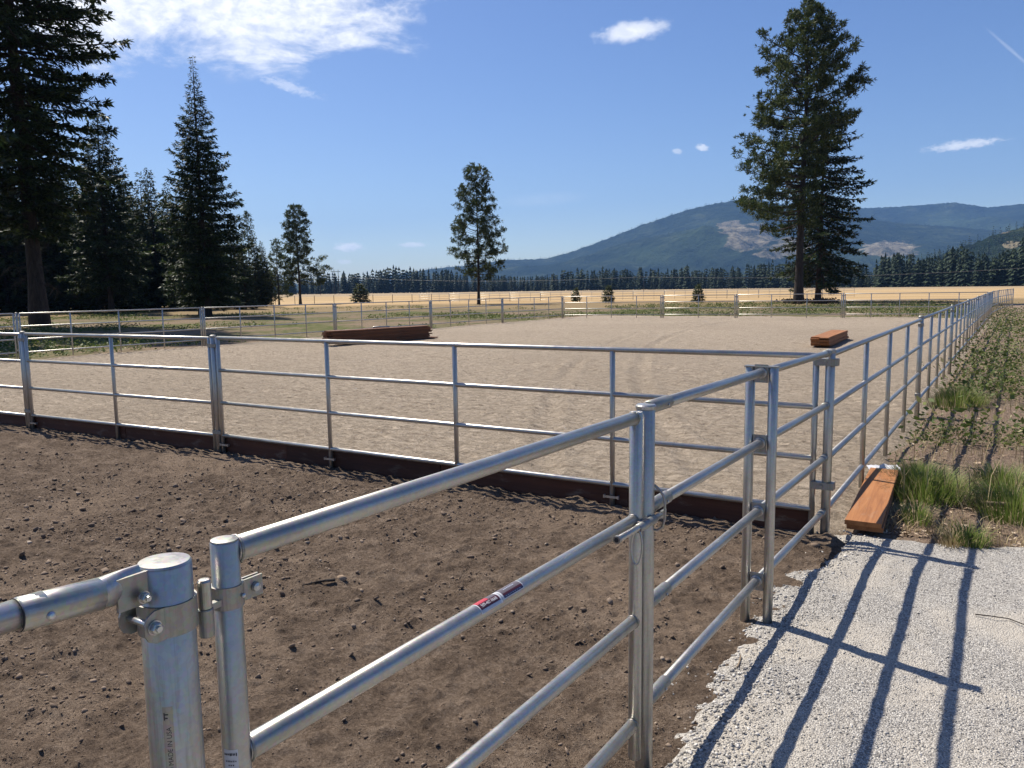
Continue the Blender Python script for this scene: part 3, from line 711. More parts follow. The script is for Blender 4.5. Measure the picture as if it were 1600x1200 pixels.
# little saplings in the field
sap = conifer('fir', 50, 2.6, 0.15, [(0, 0.75), (0.2, 0.8), (0.6, 0.45), (1, 0.06)], 60, 0.55, 16.0, M['pine'], 0.05, M['bark'], droop=(-0.1, 0.7), limb=False)
for (px, py, sc, lab) in ((563, 473, 1.35, 'bushy young tree at the edge of the golden field, left of the middle pine'),
                          (900, 471, 0.85, 'leftmost of three little saplings behind the far arena fence'),
                          (951, 473, 0.95, 'middle of three little saplings behind the far arena fence'),
                          (1091, 472, 0.95, 'rightmost of three little saplings, seen through the far arena gate')):
    p = at(px, py); s_ = plant_tree('sapling', sap, p, lab, px * 0.1, None, sc)
    if px == 563: s_.scale = (1.9, 1.9, 1.35)
# the dense stand behind the left pasture
tmpl = [conifer('fir', 60 + k, 17.0, 0.7, [(0, 2.3), (0.15, 2.9), (0.4, 2.2), (0.75, 0.9), (1, 0.12)], 120, 0.66, 8.0, M['stand'], 0.17, M['bark'], droop=(-0.35, 0.4)) for k in range(4)]
r = np.random.default_rng(12)
stand = []
for row, (d0, n_) in enumerate(((110, 28), (122, 31), (138, 31))):
    for k in range(n_):
        px = -330 + (430 + 330) * (k + r.uniform(0.15, 0.85)) / n_
        if px > 385 and row == 0: continue
        d = d0 + r.uniform(-5, 5); q = bearing(px, d)
        sc = np.interp(px, [-330, 150, 235, 300, 380, 430], [1.18, 1.10, 1.02, 0.95, 0.64, 0.5]) * r.uniform(0.82, 1.14)
        stand.append((q, sc, r.uniform(0, 6.28)))
for i, (q, sc, rz) in enumerate(stand):
    plant_tree('conifer_tree', tmpl[i % 4], q, 'dark conifer packed in the dense stand behind the left pasture', rz, 'conifers of the dense dark stand', sc)

# ================================================================== FENCES
RZ = [1.478, 1.07, 0.655, 0.235]            # rail axis heights of a standard panel
PR, UR, RR = 0.0365, 0.0245, 0.0235
_clamp = {}
def strap_mesh(kind):
    if kind not in _clamp:
        b = MB()
        if kind == 'cap':
            b.lathe([(PR + 0.004, -0.02), (PR + 0.004, 0.002), (PR - 0.004, 0.010), (PR * 0.5, 0.014)], n=16)
        elif kind == 'band':   # strap round the post and the upright beside it
            b.lathe([(PR + 0.004, -0.024), (PR + 0.006, -0.022), (PR + 0.006, 0.022), (PR + 0.004, 0.024)], n=16)
            b.box((0.0, 0, 0), (0.155, 0.062, 0.044))
        _clamp[kind] = b.mesh(kind, M['galv_dull'])
    return _clamp[kind]
def fence_post(x, y, h, label, rz=0.0, group=None, bands=(1.36, 0.30), name='fence_post', z0=0.0):
    e = empty(name, (x, y, z0 - 0.05), rz, label, 'fence post', group)
    tube('post_tube', (0, 0, 0), (0, 0, h + 0.05), PR, M['galv'], e)
    link('post_cap', strap_mesh('cap'), e, (0, 0, h + 0.05))
    for z in bands: link('clamp_band', strap_mesh('band'), e, (0, 0, z + 0.05))
    return e
def bracket_mesh():
    if 'bracket' not in _clamp:
        b = MB(); b.box((0, -0.030, 0), (0.15, 0.006, 0.022)); b.box((-0.07, -0.02, 0), (0.014, 0.03, 0.03)); b.box((0.07, -0.02, 0), (0.014, 0.03, 0.03))
        _clamp['bracket'] = b.mesh('board_bracket', M['zinc'])
    return _clamp['bracket']
def panel(p, q, ups, label, group=None, gap=0.066, ends=True, rails=RZ, dz=0.0, brackets=(), cat='fence panel', name='pipe_fence', r=RR, ur=UR, foot=0.02):
    """four-rail panel from p to q; ups are fractions of intermediate uprights"""
    p = np.array(p, float); q = np.array(q, float); L = np.linalg.norm(q - p); a = math.atan2(q[1] - p[1], q[0] - p[0])
    e = empty(name, (p[0], p[1], dz), a, label, cat, group)
    for z in rails: tube('rail', (gap, 0, z), (L - gap, 0, z), r, M['galv'], e)
    if ends:
        for x in (gap, L - gap): tube('end_upright', (x, 0, foot), (x, 0, rails[0] + 0.012), ur, M['galv'], e)
    for u in ups:
        tube('upright', (u * L, 0, foot), (u * L, 0, rails[0] - 0.01), ur, M['galv'], e)
    for u in brackets: link('board_bracket', bracket_mesh(), e, (u * L, -0.002, 0.12))
    return e

C0 = (-1.225, 6.53)                         # corner post
B1 = (-8.54, 6.37); B2 = (-12.66, 6.09); B3 = (-19.9, 5.55)
def fr(x, a, b): return (x - a) / (b - a)
# --- front fence of the arena
panel(B1, C0, [fr(-6.59, B1[0], C0[0]), fr(-4.81, B1[0], C0[0]), fr(-3.06, B1[0], C0[0])], 'long four-rail panel of the front fence, ending at the right corner post', gap=0.085, brackets=(0.018, fr(-6.59, B1[0], C0[0]), fr(-3.06, B1[0], C0[0])), dz=-0.012)
panel(B2, B1, [fr(-10.57, B2[0], B1[0])], 'short four-rail panel of the front fence with a single middle upright', gap=0.07, dz=-0.02, brackets=(0.03,))
panel(B3, B2, [0.25, 0.5, 0.75], 'four-rail panel of the front fence running off the left edge', gap=0.07, dz=-0.03)
fence_post(B1[0], B1[1], 1.49, 'triple-tube post of the front fence, nearer of the two on the left', math.atan2(0.16, 7.3), bands=(1.37, 0.26))
fence_post(B2[0], B2[1], 1.485, 'triple-tube post of the front fence close to the left edge', math.atan2(0.4, 6), bands=(1.37, 0.28))
cp = fence_post(C0[0] + 0.02, C0[1], 1.51, 'round corner post where front and right-hand fences meet', 0.0, bands=())
for z in (1.42, 0.43):
    b = MB(); b.box((-0.045, 0, 0), (0.14, 0.088, 0.055)); b.box((0.035, 0, 0), (0.05, 0.09, 0.055)); b.box((-0.03, -0.05, 0), (0.02, 0.02, 0.02))
    b.build('clamp_band', M['galv_dull'], cp, (0, 0, z + 0.05))
# --- right-hand fence (long line towards the mountains)
XA = -1.205
ypost = [6.53 + 6.92 * k for k in range(9)] + [75.2]
pts_a = [(XA, y) for y in ypost[:-2]] + [(-1.02, ypost[-2] + 0.2), (-0.62, 69.0), (-0.25, 75.5)]
for k in range(len(pts_a) - 1):
    panel(pts_a[k], pts_a[k + 1], [0.255, 0.5, 0.75], '%s four-rail panel of the right-hand fence, counted from the corner post' % ORD[k], 'panels of the right-hand fence', gap=0.05, ends=(k > 0), dz=0.012 if k else 0.0)
for k in range(1, len(pts_a)):
    fence_post(pts_a[k][0], pts_a[k][1], 1.525, '%s thick post of the right-hand fence beyond the corner post' % ORD[k - 1], math.pi / 2, 'posts of the right-hand fence', bands=(1.40, 0.33))
# --- left side of the arena
pts_d = [(-26.9, 5.6), (-26.8, 12.75), (-26.7, 19.5), (-26.6, 26.5), (-26.5, 33.5), (-26.35, 40.3), (-26.2, 47.6)]
for k in range(len(pts_d) - 1):
    panel(pts_d[k], pts_d[k + 1], [0.25, 0.5, 0.75], '%s four-rail panel of the far left fence of the arena, counted from the left' % ORD[k], 'panels of the left arena fence', gap=0.09)
for k in range(1, len(pts_d)):
    fence_post(pts_d[k][0], pts_d[k][1], 1.5, '%s post of the far left fence of the arena, counted from the left' % ORD[k - 1], math.pi / 2, 'posts of the left arena fence')
# --- far end of the arena
pts_e = [(-26.2, 47.6), (-19.75, 49.5), (-15.1, 50.4), (-8.9, 51.6), (-1.3, 53.0)]
ups_e = [[0.25, 0.5, 0.75], [0.5], [0.34, 0.67], [0.2, 0.4, 0.6, 0.8]]
names_e = ['leftmost panel of the far end fence, at the far left corner', 'far end gate panel with one middle upright, a sapling behind it', 'far end panel in front of the tallest pine', 'rightmost panel of the far end fence, meeting the right-hand fence']
for k in range(4): panel(pts_e[k], pts_e[k + 1], ups_e[k], names_e[k], 'panels of the far end fence', gap=0.10)
for k, lab in ((1, 'double post of the far end fence left of the gate panel'), (2, 'double post of the far end fence right of the gate panel'), (3, 'double post of the far end fence right of the two big trees')):
    fence_post(pts_e[k][0], pts_e[k][1], 1.53, lab, math.atan2(1.0, 5.0))
# --- paddock fences further out
def far_fence(p, q, n, post_every, label, group, h=1.5):
    p = np.array(p); q = np.array(q)
    for k in range(n):
        a_ = p + (q - p) * k / n; b_ = p + (q - p) * (k + 1) / n
        panel(a_, b_, [0.33, 0.67], label % ORD[k], group, gap=0.03, dz=-0.05)
far_fence(at(-120, 492)[:2], at(425, 475.5)[:2], 12, 1, '%s rail panel, from the left, of the paddock fence in front of the dark stand', 'panels of the paddock fence by the dark stand')
far_fence(at(655, 472.5)[:2], at(1335, 463.5)[:2], 14, 1, '%s rail panel, from the left, of the fence along the golden field', 'panels of the fence along the golden field')
# thin posts of the wire fence in the golden field
wp = []
for k in range(10):
    px = 400 + 30.5 * k; q = at(px, 476.0 - 0.0135 * (px - 400))
    o = tube('wire_fence_post', (q[0], q[1], -0.3), (q[0], q[1], 1.45), 0.045, M['bark_red'], None, 6)
    tag(o, '%s thin dark post, from the left, of the wire fence left of the middle pine' % ORD[k], 'fence post', 'wire fence posts in the golden field'); wp.append(q)
wf = MB()
for z in (1.3, 0.95, 0.55):
    wf.path([(q[0], q[1], z) for q in wp], 0.008, 4, False)
tag(wf.build('fence_wire', M['galv_dull']), 'thin wires strung between dark posts across the golden field', 'fence wire')

# --- gate line, from the corner to the near post: x = -1.215
XG = -1.215
gr_ = [1.525, 1.115, 0.71, 0.285]
# section corner -> double post
e = empty('fence_section', (XG, 4.58, 0), 0, 'short four-rail section between the double post and the corner post', 'fence panel')
for z, zc in zip(gr_, [1.494, 1.084, 0.666, 0.224]):
    tube('rail', (0, 0.0, z), (0, 1.83, zc), 0.024, M['galv'], e)
    tube('rail_end', (0, 1.80, zc), (0, 1.90, zc), 0.0285, M['galv_dull'], e)
# double post
e = empty('double_post', (XG, 4.58, -0.05), 0, 'double upright post joined by steel plates, halfway along the gate line', 'fence post')
for x in (-0.066, 0.066): tube('post_tube', (x, 0, 0), (x, 0, 1.608), 0.028, M['galv'], e)
b = MB(); b.box((0, 0, 1.611), (0.19, 0.062, 0.006)); b.build('top_plate', M['galv'], e)
for z in gr_:
    b = MB(); b.box((0, -0.012, z + 0.05 - 0.005), (0.076, 0.007, 0.105)); pl = b.build('joining_plate', M['galv_dull'], e)
    b = MB(); b.lathe([(0.031, -0.028), (0.033, -0.026), (0.033, -0.016), (0.031, -0.0155)], (0, 0, 0), 16, 'y'); b.build('collar', M['zinc'], pl, (0, 0, z + 0.05))
# section double post -> latch post
e = empty('fence_section', (XG, 2.88, 0), 0, 'short four-rail section between the latch post and the double post', 'fence panel')
for z in gr_:
    zl = z + 0.02
    tube('rail', (0, 0.08, zl), (0, 1.69, z), 0.024, M['galv'], e)
    sl = tube('sleeve', (0, 0.03, zl), (0, 0.24, zl - 0.002), 0.0275, M['galv_dull'], e)
    b = MB(); b.lathe([(0.006, 0.0), (0.006, 0.004), (0.003, 0.006)], (0, 0, 0), 8, 'x'); sub(b.build('screw', M['zinc'], e, (0.0265, 0.18, zl - 0.006)), sl)
# latch post
e = empty('latch_post', (XG, 2.885, -0.05), 0, 'thick round latch post at the free end of the near gate', 'fence post')
tube('post_tube', (0, 0, 0), (0, 0, 1.60), 0.0365, M['galv'], e, 24)
b = MB(); b.lathe([(0.0375, 1.592), (0.041, 1.594), (0.041, 1.606), (0.036, 1.612), (0.01, 1.614)], n=24); b.build('post_cap', M['galv'], e)
b = MB(); b.box((0.0, 0.045, 1.57), (0.010, 0.06, 0.075)); b.build('rail_tab', M['galv_dull'], e)
b = MB()                                      # loop on the post that takes the bolt
lp = [(0.030, 0.018, 1.285), (0.045, 0.022, 1.272), (0.066, 0.026, 1.245), (0.072, 0.028, 1.215), (0.072, 0.028, 1.15), (0.064, 0.026, 1.115), (0.044, 0.022, 1.100), (0.030, 0.018, 1.10)]
b.path(lp, 0.0055, 8); b.build('keeper_loop', M['galv_dull'], e)

# near gate
GY0, GY1 = 0.905, 2.79
e = empty('gate', (XG, GY0, 0), 0, 'near galvanised gate of four rails, stickers on its second rail', 'gate')
hu = tube('hinge_upright', (0, 0, 0.12), (0, 0, 1.566), 0.0262, M['galv'], e, 32)
b = MB(); b.lathe([(0.0250, 1.566), (0.0245, 1.5685), (0.015, 1.571), (0.004, 1.5715)], n=32); b.build('end_cap', M['galv_dull'], e)
lu = tube('latch_upright', (0, GY1 - GY0, 0.12), (0, GY1 - GY0, 1.545), 0.0262, M['galv'], e, 32)
grl = []
for z0, z1 in ((1.543, 1.522), (1.143, 1.118), (0.735, 0.707), (0.32, 0.272)):
    grl.append(tube('rail', (0, 0.018, z0), (0, GY1 - GY0, z1), 0.0245, M['galv'], e, 32))
# weld beads where rails meet the uprights
for (y, z) in ((0.027, 1.543), (0.027, 1.143), (GY1 - GY0 - 0.028, 1.522), (GY1 - GY0 - 0.028, 1.118), (GY1 - GY0 - 0.028, 0.707), (GY1 - GY0 - 0.028, 0.272)):
    b = MB(); pts = []
    for k in range(20):
        a = 2 * math.pi * k / 20; pts.append((0.025 * math.cos(a), (0.005 if y < 1 else -0.005) * abs(math.cos(a)) * -1, 0.025 * math.sin(a)))
    b.path(pts, 0.003, 6, closed=True); b.build('weld_bead', M['galv_dull'], e, (0, y, z))
# slide bolt with ring handle, on the camera side of the second rail
zb_ = 1.112
bx_ = 0.046
tube('bolt_guide', (bx_, 1.80, zb_ - 0.002), (bx_, 1.965, zb_ - 0.006), 0.0170, M['galv_dull'], e, 20)
b = MB(); b.box((0.03, 1.87, zb_ + 0.006), (0.03, 0.07, 0.012)); b.build('guide_weld', M['galv_dull'], e)
sb_ = tube('slide_bolt', (bx_, 1.625, zb_ + 0.006), (bx_, 2.03, zb_ - 0.006), 0.0120, M['galv'], e, 20)
b = MB(); b.lathe([(0.0088, 0), (0.0145, 0), (0.0150, 0.014), (0.0120, 0.018)], (bx_, 1.610, zb_ + 0.007), 18, 'y'); sub(b.build('bolt_end', M['galv_dull'], e), sb_)
b = MB(); b.lathe([(0.0087, 0), (0.0083, 0.0005)], (bx_, 1.6085, zb_ + 0.007), 18, 'y'); sub(b.build('bore_shade', M['dark_seam'], e), sb_)  # flat dark disc, painted shade of a hollow bolt end
b = MB(); b.box((bx_, 2.052, zb_ - 0.006), (0.012, 0.05, 0.030)); sub(b.build('bolt_tongue', M['galv_dull'], e), sb_)
b = MB(); pts = [(bx_ + 0.022 * math.cos(2 * math.pi * k / 32), 1.79 + 0.006 * math.sin(2 * math.pi * k / 32), zb_ - 0.072 + 0.066 * math.sin(2 * math.pi * k / 32)) for k in range(32)]
b.path(pts, 0.0040, 8, closed=True); sub(b.build('ring_handle', M['galv'], e), sb_)
# writing: text mesh wrapped on a tube
def text_mesh(body, size, mat, spin=0.0):
    cu = bpy.data.curves.new('lettering', 'FONT'); cu.body = body; cu.size = size; cu.align_x = 'CENTER'; cu.align_y = 'CENTER'
    o = bpy.data.objects.new('lettering', cu); COL.objects.link(o)
    dg = bpy.context.evaluated_depsgraph_get(); me = bpy.data.meshes.new_from_object(o.evaluated_get(dg))
    bpy.data.objects.remove(o); me.materials.clear(); me.materials.append(mat); return me
def wrap(me, fn):
    for v in me.vertices: v.co = fn(v.co.x, v.co.y)
    me.update()
def curved_patch(name, mat, fn, u0, u1, v0, v1, parent, nu=6, nv=6):
    us = np.linspace(u0, u1, nu); vs = np.linspace(v0, v1, nv)
    V = [fn(u, v) for v in vs for u in us]; F = [(j * nu + i, j * nu + i + 1, (j + 1) * nu + i + 1, (j + 1) * nu + i) for j in range(nv - 1) for i in range(nu - 1)]
    b = MB(); b.add(V, F, True); return b.build(name, mat, parent)
# stickers on the second rail (u along rail +y, v round the tube, 0 = straight up, towards the camera positive)
ry = lambda y: 1.143 - 0.025 * (y / (GY1 - GY0))
def on_rail(off):
    def f(u, v): a = v; return (math.sin(a) * (0.0245 + off), u, ry(u) + math.cos(a) * (0.0245 + off))
    return f
y0 = 1.70 - GY0; y1 = 1.80 - GY0; y2 = 1.805 - GY0; y3 = 1.915 - GY0
stk = curved_patch('sticker', M['label_white'], on_rail(0.0004), y0 - 0.004, y1 + 0.002, -0.9, 1.42, e, 3, 14)
curved_patch('sticker_print', M['label_maroon'], on_rail(0.0008), y0, y1 - 0.006, 0.22, 0.98, stk, 3, 8)
curved_patch('sticker_print', M['label_red'], on_rail(0.0008), y0, y0 + 0.055, -0.85, 0.215, stk, 3, 8)
curved_patch('sticker_print', M['label_grey'], on_rail(0.0008), y0 + 0.056, y1 - 0.006, -0.85, 0.215, stk, 3, 8)
curved_patch('sticker_print', M['label_silver'], on_rail(0.0008), y0 + 0.001, y1 - 0.006, 1.0, 1.36, stk, 3, 6)
stk2 = curved_patch('sticker', M['label_white'], on_rail(0.0004), y2, y3 + 0.003, -0.9, 1.22, e, 3, 14)
curved_patch('sticker_print', M['label_grey'], on_rail(0.0008), y2 + 0.008, y3, -0.85, 0.55, stk2, 3, 8)
curved_patch('sticker_print', M['label_maroon'], on_rail(0.0008), y2 + 0.008, y3, 0.555, 0.83, stk2, 3, 6)
curved_patch('sticker_print', M['label_navy'], on_rail(0.0008), y2 + 0.008, y3, 0.835, 1.12, stk2, 3, 6)
f_ = on_rail(0.0011)
tm_ = text_mesh('509-467-0668', 0.0135, M['white_print']); wrap(tm_, lambda x, y: f_((y0 + y1 - 0.006) / 2 + x, 0.58 - y / 0.0245)); link('sticker_lettering', tm_, stk)
for k in range(7):     # unreadable small print: short pale strokes
    curved_patch('small_print', M['label_silver'], f_, y2 + 0.03 + 0.008 * k, y2 + 0.035 + 0.008 * k, 0.05, 0.18, stk2, 2, 3)
    curved_patch('small_print', M['label_silver'], f_, y2 + 0.016 + 0.012 * k, y2 + 0.024 + 0.012 * k, 0.93, 0.98, stk2, 2, 3)
# white paper label low on the hinge upright
def on_hinge(off, r0=0.0262, c=-0.50):
    def f(u, v): a = c + u / r0; return (math.cos(a) * (r0 + off), math.sin(a) * (r0 + off), v)
    return f
fh = on_hinge(0.0004)
ppl = curved_patch('paper_label', M['label_white'], fh, -0.030, -0.0015, 1.02, 1.168, e, 10, 4)
fh2 = on_hinge(0.0009)
r = random.Random(3)
for k in range(9): curved_patch('small_print', M['black_ink'], fh2, -0.028 + 0.0028 * k, -0.0265 + 0.0028 * k + r.uniform(0, .001), 1.1565 + r.uniform(-.0012, .0008), 1.161 + r.uniform(-.001, .001), ppl, 2, 2)
for k in range(6): curved_patch('small_print', M['black_ink'], fh2, -0.025 + 0.0036 * k, -0.0232 + 0.0036 * k, 1.1435, 1.1465 + r.uniform(-.001, .0005), ppl, 2, 2)
for k in range(3): curved_patch('small_print', M['black_ink'], fh2, -0.020 + 0.0040 * k, -0.0178 + 0.0040 * k, 1.136, 1.1385, ppl, 2, 2)
# hinge strap round the upright with an ear and bolt
b = MB(); b.lathe([(0.0268, -0.021), (0.0300, -0.021), (0.0300, 0.021), (0.0268, 0.021)], n=28); hs_ = b.build('hinge_strap', M['galv_dull'], e, (0, 0, 1.462))
b = MB()
for x in (-0.006, 0.006): b.box((x, 0.048, 0), (0.004, 0.048, 0.040))
sub(b.build('strap_ear', M['galv_dull'], e, (0.004, 0, 1.462)), hs_)
b = MB(); b.lathe([(0.0088, 0), (0.0095, 0.003), (0.008, 0.007), (0.003, 0.009)], (0.012, 0, 0), 14, 'x'); sub(b.build('strap_bolt', M['zinc'], e, (0, 0.054, 1.462)), hs_)
b = MB(); b.lathe([(0.0042, 0), (0.0042, 0.004), (0.002, 0.006)], (0.0, 0, 0), 8, 'x'); sub(b.build('strap_screw', M['zinc'], e, (0.0285, 0.012, 1.462)), hs_)

# near hinge post
NY = 0.782
e = empty('hinge_post', (XG, NY, -0.05), 0, 'thick capped hinge post in the left foreground, printed lettering down its side', 'fence post')
PRN = 0.0445
tube('post_tube', (0, 0, 0), (0, 0, 1.612), PRN, M['galv'], e, 48)
b = MB(); b.lathe([(PRN - 0.0005, 1.612), (PRN - 0.003, 1.6155), (PRN * 0.5, 1.6168), (0.003, 1.6170)], n=48); b.build('post_cap', M['galv'], e)
zc = 1.522
b = MB(); b.lathe([(PRN + 0.0005, -0.027), (PRN + 0.0045, -0.027), (PRN + 0.0045, 0.027), (PRN + 0.0005, 0.027)], n=48); cbd = b.build('clamp_band', M['galv_dull'], e, (0, 0, zc))
for x in (-0.036, 0.036):                     # two ears facing the fixed rail
    pts = []
    b = MB()
    prof = [(0.0, -0.027), (0.0, 0.027), (-0.03, 0.027), (-0.043, 0.020), (-0.049, 0.007), (-0.049, -0.010), (-0.043, -0.022), (-0.03, -0.029)]
    n_ = len(prof); vs = [(x - 0.002, -0.018 + y_, z_) for y_, z_ in prof] + [(x + 0.002, -0.018 + y_, z_) for y_, z_ in prof]
    b.add(vs, [tuple(range(n_)), tuple(range(2 * n_ - 1, n_ - 1, -1))] + [(k, k + n_, (k + 1) % n_ + n_, (k + 1) % n_) for k in range(n_)])
    sub(b.build('clamp_ear', M['galv_dull'], e, (0, 0, zc)), cbd)
cb = tube('clamp_bolt', (-0.045, -0.050, zc), (0.046, -0.050, zc), 0.0055, M['zinc'], e, 14); sub(cb, cbd)
def hexnut(name, par, loc, s=1.0):
    b = MB(); b.lathe([(0.0125 * s, 0), (0.0125 * s, 0.0025)], n=20, axis='x'); b.lathe([(0.0100 * s, 0.0025), (0.0102 * s, 0.004), (0.0100 * s, 0.010), (0.0080 * s, 0.0115)], n=6, axis='x'); b.lathe([(0.0055 * s, 0.0115), (0.0050 * s, 0.0155)], n=12, axis='x')
    return b.build(name, M['zinc'], par, loc)
sub(hexnut('hex_nut', e, (0.038, -0.050, zc)), cbd)
# welded tab for the fixed rail, with bolt
b = MB(); b.box((0.012, -0.065, 1.585), (0.006, 0.06, 0.055)); rtb = b.build('rail_tab', M['galv_dull'], e)
sub(hexnut('hex_nut', e, (0.0265, -0.058, 1.575), 0.85), rtb)
# hinge knuckle and pin
b = MB(); b.lathe([(0.0125, -0.050), (0.0135, -0.048), (0.0135, 0.0), (0.0125, 0.002)], n=20); b.build('hinge_knuckle', M['galv_dull'], e, (0.010, 0.068, 1.505))
b = MB(); b.lathe([(0.0118, 0.003), (0.0118, 0.052), (0.0095, 0.056), (0.004, 0.057)], n=20); b.build('hinge_pin', M['galv'], e, (0.010, 0.068, 1.505))
b = MB(); b.box((0.010, 0.092, 1.507), (0.012, 0.03, 0.012)); b.build('hinge_link', M['galv_dull'], e)
# stencilled lettering down the post
def on_post(off, c):
    def f(u, v): a = c + u / PRN; return (math.cos(a) * (PRN + off), math.sin(a) * (PRN + off), v)
    return f
fp = on_post(0.0005, -0.78)
curved_patch('print_panel', M['galv_dull'], on_post(0.0003, -0.78), -0.0105, 0.0065, 1.15, 1.372, e, 6, 4)
tm_ = text_mesh('730 MADE IN USA', 0.0115, M['dark_seam']); wrap(tm_, lambda x, y: fp(-0.001 - y * 1.0, 1.290 + x * 1.0)); link('stencilled_lettering', tm_, e)
curved_patch('stencilled_mark', M['dark_seam'], fp, -0.0085, -0.0065, 1.3480, 1.3620, e, 2, 3)
curved_patch('stencilled_mark', M['dark_seam'], fp, -0.0085, -0.001, 1.3570, 1.3595, e, 3, 2)
curved_patch('stencilled_mark', M['dark_seam'], fp, -0.0062, -0.002, 1.3505, 1.3530, e, 3, 2)

# fixed rail section left of the hinge post
e = empty('fence_section', (XG, NY, 0), 0, 'four-rail section leaving the hinge post at the left edge, rail with dark sleeve seam', 'fence panel')
for z in (1.545, 1.13, 0.72, 0.29):
    tube('rail', (0, -3.6, z + 0.012), (0, -0.20, z + 0.012), 0.0225, M['galv'], e, 32)
    sl = tube('sleeve', (0, -0.240, z + 0.010), (0, -0.115, z), 0.0262, M['galv'], e, 32)
    b = MB(); b.lathe([(0.0228, -0.2412), (0.0258, -0.2412), (0.0258, -0.2405)], (0, 0, z + 0.010), 32, 'y'); sub(b.build('sleeve_seam', M['dark_seam'], e), sl)
    # flattened end of the sleeve
    b = MB(); n_ = 20; rings = []
    for (y, kx, kz) in ((-0.118, 1.0, 1.0), (-0.095, 0.72, 1.06), (-0.075, 0.42, 1.10), (-0.048, 0.36, 1.10)):
        rings.append([(0.0258 * kx * math.cos(2 * math.pi * k / n_), y, z + 0.0258 * kz * math.sin(2 * math.pi * k / n_)) for k in range(n_)])
    vs = [v for q in rings for v in q]; b.add(vs, [(i * n_ + k, i * n_ + (k + 1) % n_, (i + 1) * n_ + (k + 1) % n_, (i + 1) * n_ + k) for i in range(3) for k in range(n_)], True)
    b.add(rings[-1], [tuple(range(n_))]); sub(b.build('flattened_end', M['galv'], e), sl)
    b = MB(); b.lathe([(0.0062, 0.0), (0.0066, 0.003), (0.0045, 0.006), (0.0015, 0.007)], n=14, axis='x'); sub(b.build('rivet', M['zinc'], e, (0.0248, -0.205, z + 0.002)), sl)

# ================================================================== BOARDS
def board_mesh(L, Wd, T, mat, seed=0):
    b = MB(); r = random.Random(seed); e = 0.004; n = 5; vs = []; fs = []
    prof = [(-Wd / 2 + e, -T / 2), (Wd / 2 - e, -T / 2), (Wd / 2, -T / 2 + e), (Wd / 2, T / 2 - e), (Wd / 2 - e, T / 2), (-Wd / 2 + e, T / 2), (-Wd / 2, T / 2 - e), (-Wd / 2, -T / 2 + e)]
    for i in range(n):
        x = -L / 2 + L * i / (n - 1); wz = r.uniform(-0.004, 0.004)
        vs += [(x, y, z + wz) for y, z in prof]
    for i in range(n - 1):
        for k in range(8): fs.append((i * 8 + k, i * 8 + (k + 1) % 8, (i + 1) * 8 + (k + 1) % 8, (i + 1) * 8 + k))
    fs += [tuple(range(7, -1, -1)), tuple(range((n - 1) * 8, n * 8))]
    b.add(vs, fs); return b.mesh('board', mat)
# kick boards along the foot of the front fence
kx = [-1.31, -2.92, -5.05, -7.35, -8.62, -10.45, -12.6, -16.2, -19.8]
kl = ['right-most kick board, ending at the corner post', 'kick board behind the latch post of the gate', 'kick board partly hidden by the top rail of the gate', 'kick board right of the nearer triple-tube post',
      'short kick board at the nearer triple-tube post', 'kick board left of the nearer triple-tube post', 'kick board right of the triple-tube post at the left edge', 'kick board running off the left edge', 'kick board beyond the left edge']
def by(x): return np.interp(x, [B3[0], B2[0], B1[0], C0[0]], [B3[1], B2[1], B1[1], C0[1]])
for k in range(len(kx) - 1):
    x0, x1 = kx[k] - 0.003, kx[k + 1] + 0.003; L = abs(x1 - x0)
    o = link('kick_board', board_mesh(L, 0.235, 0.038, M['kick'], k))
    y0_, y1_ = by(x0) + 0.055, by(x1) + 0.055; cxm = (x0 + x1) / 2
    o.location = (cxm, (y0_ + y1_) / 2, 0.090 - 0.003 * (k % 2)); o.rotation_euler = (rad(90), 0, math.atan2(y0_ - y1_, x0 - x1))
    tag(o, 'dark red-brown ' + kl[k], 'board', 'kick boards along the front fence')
# pair of loose boards by the corner
lm = board_mesh(2.15, 0.272, 0.038, M['board'], 5)
pa, pb = at(1341, 835), at(1376, 748)
ang = math.atan2(pb[1] - pa[1], pb[0] - pa[0]); cen = (pa + pb) / 2
for k, (z, lab, da, ox) in enumerate(((0.055, 'lower of two orange-brown boards lying by the corner post', 0.008, 0.004), (0.096, 'upper of two orange-brown boards lying by the corner post', 0.0, 0.0))):
    o = link('wooden_board', lm); o.location = (cen[0] + 0.035 + ox, cen[1] - 0.02 * k, z); o.rotation_euler = (0, rad(0.3), ang + da); tag(o, lab, 'board')
# white wrapper by the far end of these boards
r = np.random.default_rng(4)
def wrap_z(x, y): return 0.03 + 0.05 * np.abs(fbm(x, y, 14, 3))
wm = grid_mesh('plastic_wrapper', np.linspace(-0.16, 0.16, 14), np.linspace(-0.07, 0.07, 8), wrap_z, M['plastic_white'], False)
q = at(1374, 745); o = link('plastic_wrapper', wm); o.location = (q[0] + 0.03, q[1] + 0.06, 0.05); o.rotation_euler = (0.35, 0, 0.5)
tag(o, 'crumpled white wrapper at the far end of the two loose boards', 'wrapper')
